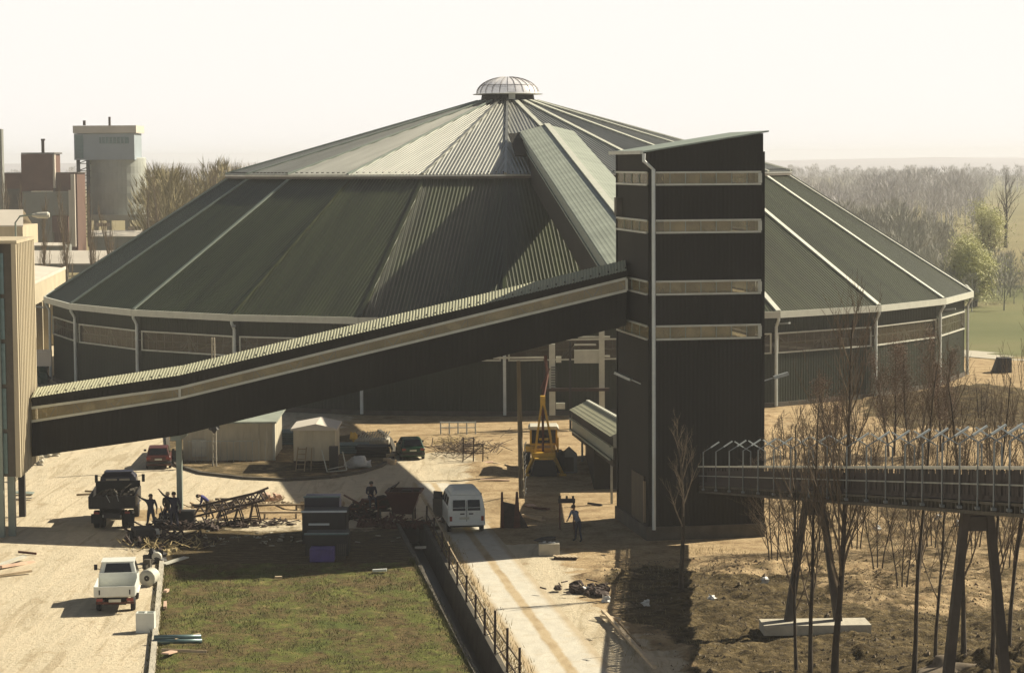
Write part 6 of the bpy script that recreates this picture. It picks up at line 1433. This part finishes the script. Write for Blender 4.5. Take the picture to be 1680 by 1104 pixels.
# clods and stones of the churned ground: one uncountable cover
mb = MB(); rg = random.Random(23)
for k in range(9000):
    y = rg.uniform(74, 101); x = rg.uniform(3.6, 21)
    if x < 3.2+(101-y)*.10: continue
    dens = .5+.8*fbm(x, y*1.6, .5)
    if rg.random() > dens: continue
    s_ = rg.uniform(.02, .075)*(1.8 if rg.random() < .08 else 1); z = hgt(x, y); a = rg.uniform(0, 6.3)
    mb.add([(x+s_*cos(a), y+s_*sin(a), z-.02), (x+s_*cos(a+2.1), y+s_*sin(a+2.1)*.8, z-.02), (x+s_*cos(a+4.2), y+s_*sin(a+4.2), z-.02), (x, y, z+s_*.8)], [(0, 1, 3), (1, 2, 3), (2, 0, 3)])
single(mb, 'clods', M['barkl'], 'loose clods and stones all over the churned ground', 'clods', (0, 0, 0), kind='stuff')
mb = MB()
for k in range(14000):
    y = rg.uniform(74, 104); x = rg.uniform(3.9, 22)
    if fbm(x+30, y*1.4, .45) < .02: continue
    s_ = rg.uniform(.10, .34); z = hgt(x, y); a = rg.uniform(0, 6.3); w_ = .009
    mb.add([(x-w_*sin(a), y, z-.02), (x+w_*sin(a)+.006, y, z-.02), (x+s_*.6*cos(a), y+s_*.5*sin(a), z+s_*rg.uniform(.35, 1))], [(0, 1, 2)])
single(mb, 'dry_weeds', M['straw'], 'dry weeds and stalks covering the mud', 'weeds', (0, 0, 0), kind='stuff')
mb = MB()
for k in range(26000):
    y = rg.uniform(75, 100.3)
    x = rg.uniform(gL(y)+.2, dL(y)-.3)
    n_ = fbm(x, y, .8); 
    if rg.random() > .55+n_: continue
    s_ = rg.uniform(.05, .13)*(1+n_*.8); a = rg.uniform(0, 6.3); z = .03+.07*max(0, fbm(x, y, 1.3)+.3)
    mb.add([(x-.016*sin(a), y-.016*cos(a), z-.01), (x+.016*sin(a), y+.016*cos(a), z-.01), (x+s_*.7*cos(a), y+s_*.7*sin(a), z+s_*.8)], [(0, 1, 2)])
for k in range(2600):
    y = rg.uniform(75, 101.5); q = rg.random(); x = gL(y)+rg.gauss(.05, .13) if q < .5 else dL(y)-.25+rg.gauss(0, .1); s_ = rg.uniform(.05, .2); a = rg.uniform(0, 6.3)
    mb.add([(x-.014, y, .02), (x+.014, y, .02), (x+s_*.6*cos(a), y+s_*.6*sin(a), .05+s_)], [(0, 1, 2)])
single(mb, 'grass', M['tuft'], 'short patchy grass tufts on the lawn', 'grass', (0, 0, 0), kind='stuff')
mb = MB()
for k in range(1500):
    y = rg.uniform(75, 108); x = dR(y)+.25+abs(rg.gauss(0, .35)); s_ = rg.uniform(.06, .3); a = rg.uniform(0, 6.3)
    mb.add([(x-.012, y, 0), (x+.012, y, 0), (x+s_*.5*cos(a), y+s_*.5*sin(a), s_)], [(0, 1, 2)])
single(mb, 'verge_grass', M['straw'], 'dry grass along the fence and the ditch edge', 'grass', (0, 0, 0), kind='stuff')

# ================================================================== SAPLINGS IN FRONT, RIGHT
def T(px, py): return at(px, py)
p = at(1117, 972)
bare_tree('sapling', 'pale bare sapling in front of the tower, its trunk in the bridge shadow', 'tree', (p.x, p.y, 0), 6.6, .10, 101, kids=11, spread=.55, up=.3, lev=3, start=.38, bark='bark', twig='barkl')
specs = [ # px at base, base py (or distance), height, radius, label, colour of twigs, seed
 (1372, 76.5, 12.2, .115, 'tallest straight tree in front of the right dome wall', 'twig', 111, 24, .5, .38),
 (1333, 77.5, 9.6, .075, 'thinner tree directly left of the tallest straight one', 'twig', 112, 13, .45, .35),
 (1310, 78.5, 8.4, .055, 'slender forked tree at the pier slab, left side', 'twig', 113, 11, .5, .3),
 (1505, 78.0, 10.5, .075, 'tree with two main limbs left of the thick pier', 'twig', 115, 13, .5, .35),
 (1540, 80.0, 8.2, .055, 'small tree close to the left leg of the thick pier', 'twig', 116, 11, .5, .3),
 (1588, 78.0, 9.6, .08, 'dark tree seen between the legs of the thick pier', 'twig', 117, 13, .5, .35),
 (1635, 76.5, 9.6, .07, 'tree at the right leg of the thick pier', 'twig', 118, 12, .5, .35),
 (1662, 79.0, 11.3, .065, 'outermost tree at the right picture edge', 'twig', 119, 13, .5, .35)]
for px, Y, h, r, lab, tw, sd_, kids, spd, up_ in specs:
    x = (px-840)/FPX*Y
    bare_tree('young_tree', lab, 'tree', (x, Y, hgt(x, Y)), h, r, sd_, kids=int(kids*1.3), spread=spd, up=up_, lev=3, start=.22, bark='bark', twig='twigb', group='bare young trees in front of the right wall')
more = [ (1268, 925, 5.0, 121, 'low bushy sapling nearest the tower right corner'), (1300, 905, 5.6, 122, 'bushy sapling behind the slender forked tree'), (1345, 905, 5.8, 123, 'bushy sapling under the near end of the bridge middle'), (1405, 900, 5.4, 124, 'sapling standing in the bright sand right of the tallest tree'), (1440, 930, 5.8, 125, 'sapling with wide low branches in the open sand'), (1480, 960, 6.4, 126, 'sapling left of the two limbed tree'), (1528, 900, 6.0, 127, 'sapling behind the thick pier, left'), (1600, 900, 6.2, 128, 'sapling behind the thick pier, right'), (1655, 930, 6.6, 129, 'sapling low at the right picture edge')]
for px, py, h, sd_, lab in more:
    p = at(px, py)
    bare_tree('bushy_sapling', lab, 'tree', (p.x, p.y, hgt(p.x, p.y)), h, .024, sd_, kids=16, spread=.75, up=.2, lev=3, start=.10, bark='bark', twig='twigb', stems=3, group='bushy bare saplings')
rus = [(1462, 690, 6.0, 131, 'russet budding tree against the dark dome wall, left one'), (1500, 700, 6.6, 132, 'russet budding tree against the dome wall, tallest'), (1545, 690, 5.0, 133, 'russet budding tree before the green end wall'), (1360, 740, 4.6, 134, 'thin russet shrub on the sand slope')]
for px, py, h, sd_, lab in rus:
    p = at(px, py+60)
    bare_tree('russet_tree', lab, 'tree', (p.x, p.y, hgt(p.x, p.y)), h+.4, .07, sd_, kids=22, spread=.65, up=.25, lev=3, start=.12, bark='bark', twig='twigb', stems=2, leaf=('bud', .05, 4, .18), group='russet budding trees')
for i, (px, py, h) in enumerate(((1290, 760, 2.6), (1330, 800, 3.2), (1395, 730, 2.8), (1430, 790, 3.0), (1490, 790, 3.0), (1580, 780, 3.4), (1625, 770, 3.6), (1650, 735, 3.4), (1610, 690, 3.0))):
    p = at(px, py)
    bare_tree('shrub', 'bare twiggy shrub on the sand slope, '+('first right of the tower', 'second right of the tower', 'small one near the dome wall', 'in the middle behind the bridge', 'in front of the tallest russet tree', 'third from the right', 'second from the right', 'at the right edge behind the bridge', 'nearest the dark mound')[i], 'shrub', (p.x, p.y, hgt(p.x, p.y)), h, .03, 140+i, kids=15, spread=.9, up=.15, lev=3, start=.05, bark='bark', twig='twigb', stems=3, group='twiggy shrubs on the slope')
# dark boulder-like heap at the bottom right
p = at(1555, 1085); mb = MB(); mb.blob((0, 0, .0), (1.6, 1.2, .6), 6, 30, 18, .22); single(mb, 'soil_heap', M['barkl'], 'dark heap of soil at the bottom right behind the thick pier', 'heap', (p.x, p.y-2.2, 0), local=True, smooth=True)
p = at(1650, 612); t = thing('dark_container', 'dark box standing on the sand beyond the right end of the dome', 'container', (p.x, p.y, 0), world=True)
mb = MB(); mb.hexa([(p.x-.9, p.y, 0), (p.x+.5, p.y, 0), (p.x+.5, p.y+1.5, 0), (p.x-.9, p.y+1.5, 0), (p.x-.5, p.y+.2, 1.2), (p.x+.5, p.y+.1, 1.2), (p.x+.5, p.y+1.4, 1.2), (p.x-.5, p.y+1.3, 1.2)]); mb.build('body', M['dark'], t)
# ------------------------------------------------------------------ haze
hz = MB(); hz.box((0, 1990, 14.6), (5300, 4100, 34)); hzo = hz.build('haze', [])
hv = bpy.data.materials.new('haze_air'); hv.use_nodes = True; hv.node_tree.nodes.clear()
pv = hv.node_tree.nodes.new('ShaderNodeVolumePrincipled'); ou = hv.node_tree.nodes.new('ShaderNodeOutputMaterial')
pv.inputs['Color'].default_value = (.92, .93, .96, 1); pv.inputs['Density'].default_value = .00027; pv.inputs['Anisotropy'].default_value = .2
hv.node_tree.links.new(pv.outputs[0], ou.inputs['Volume']); hzo.data.materials.append(hv); hzo['kind'] = 'stuff'; hzo['label'] = 'thin pale air haze over the whole plain'; hzo['category'] = 'haze'
for o in bpy.data.objects:
    if '_w' in o: del o['_w']
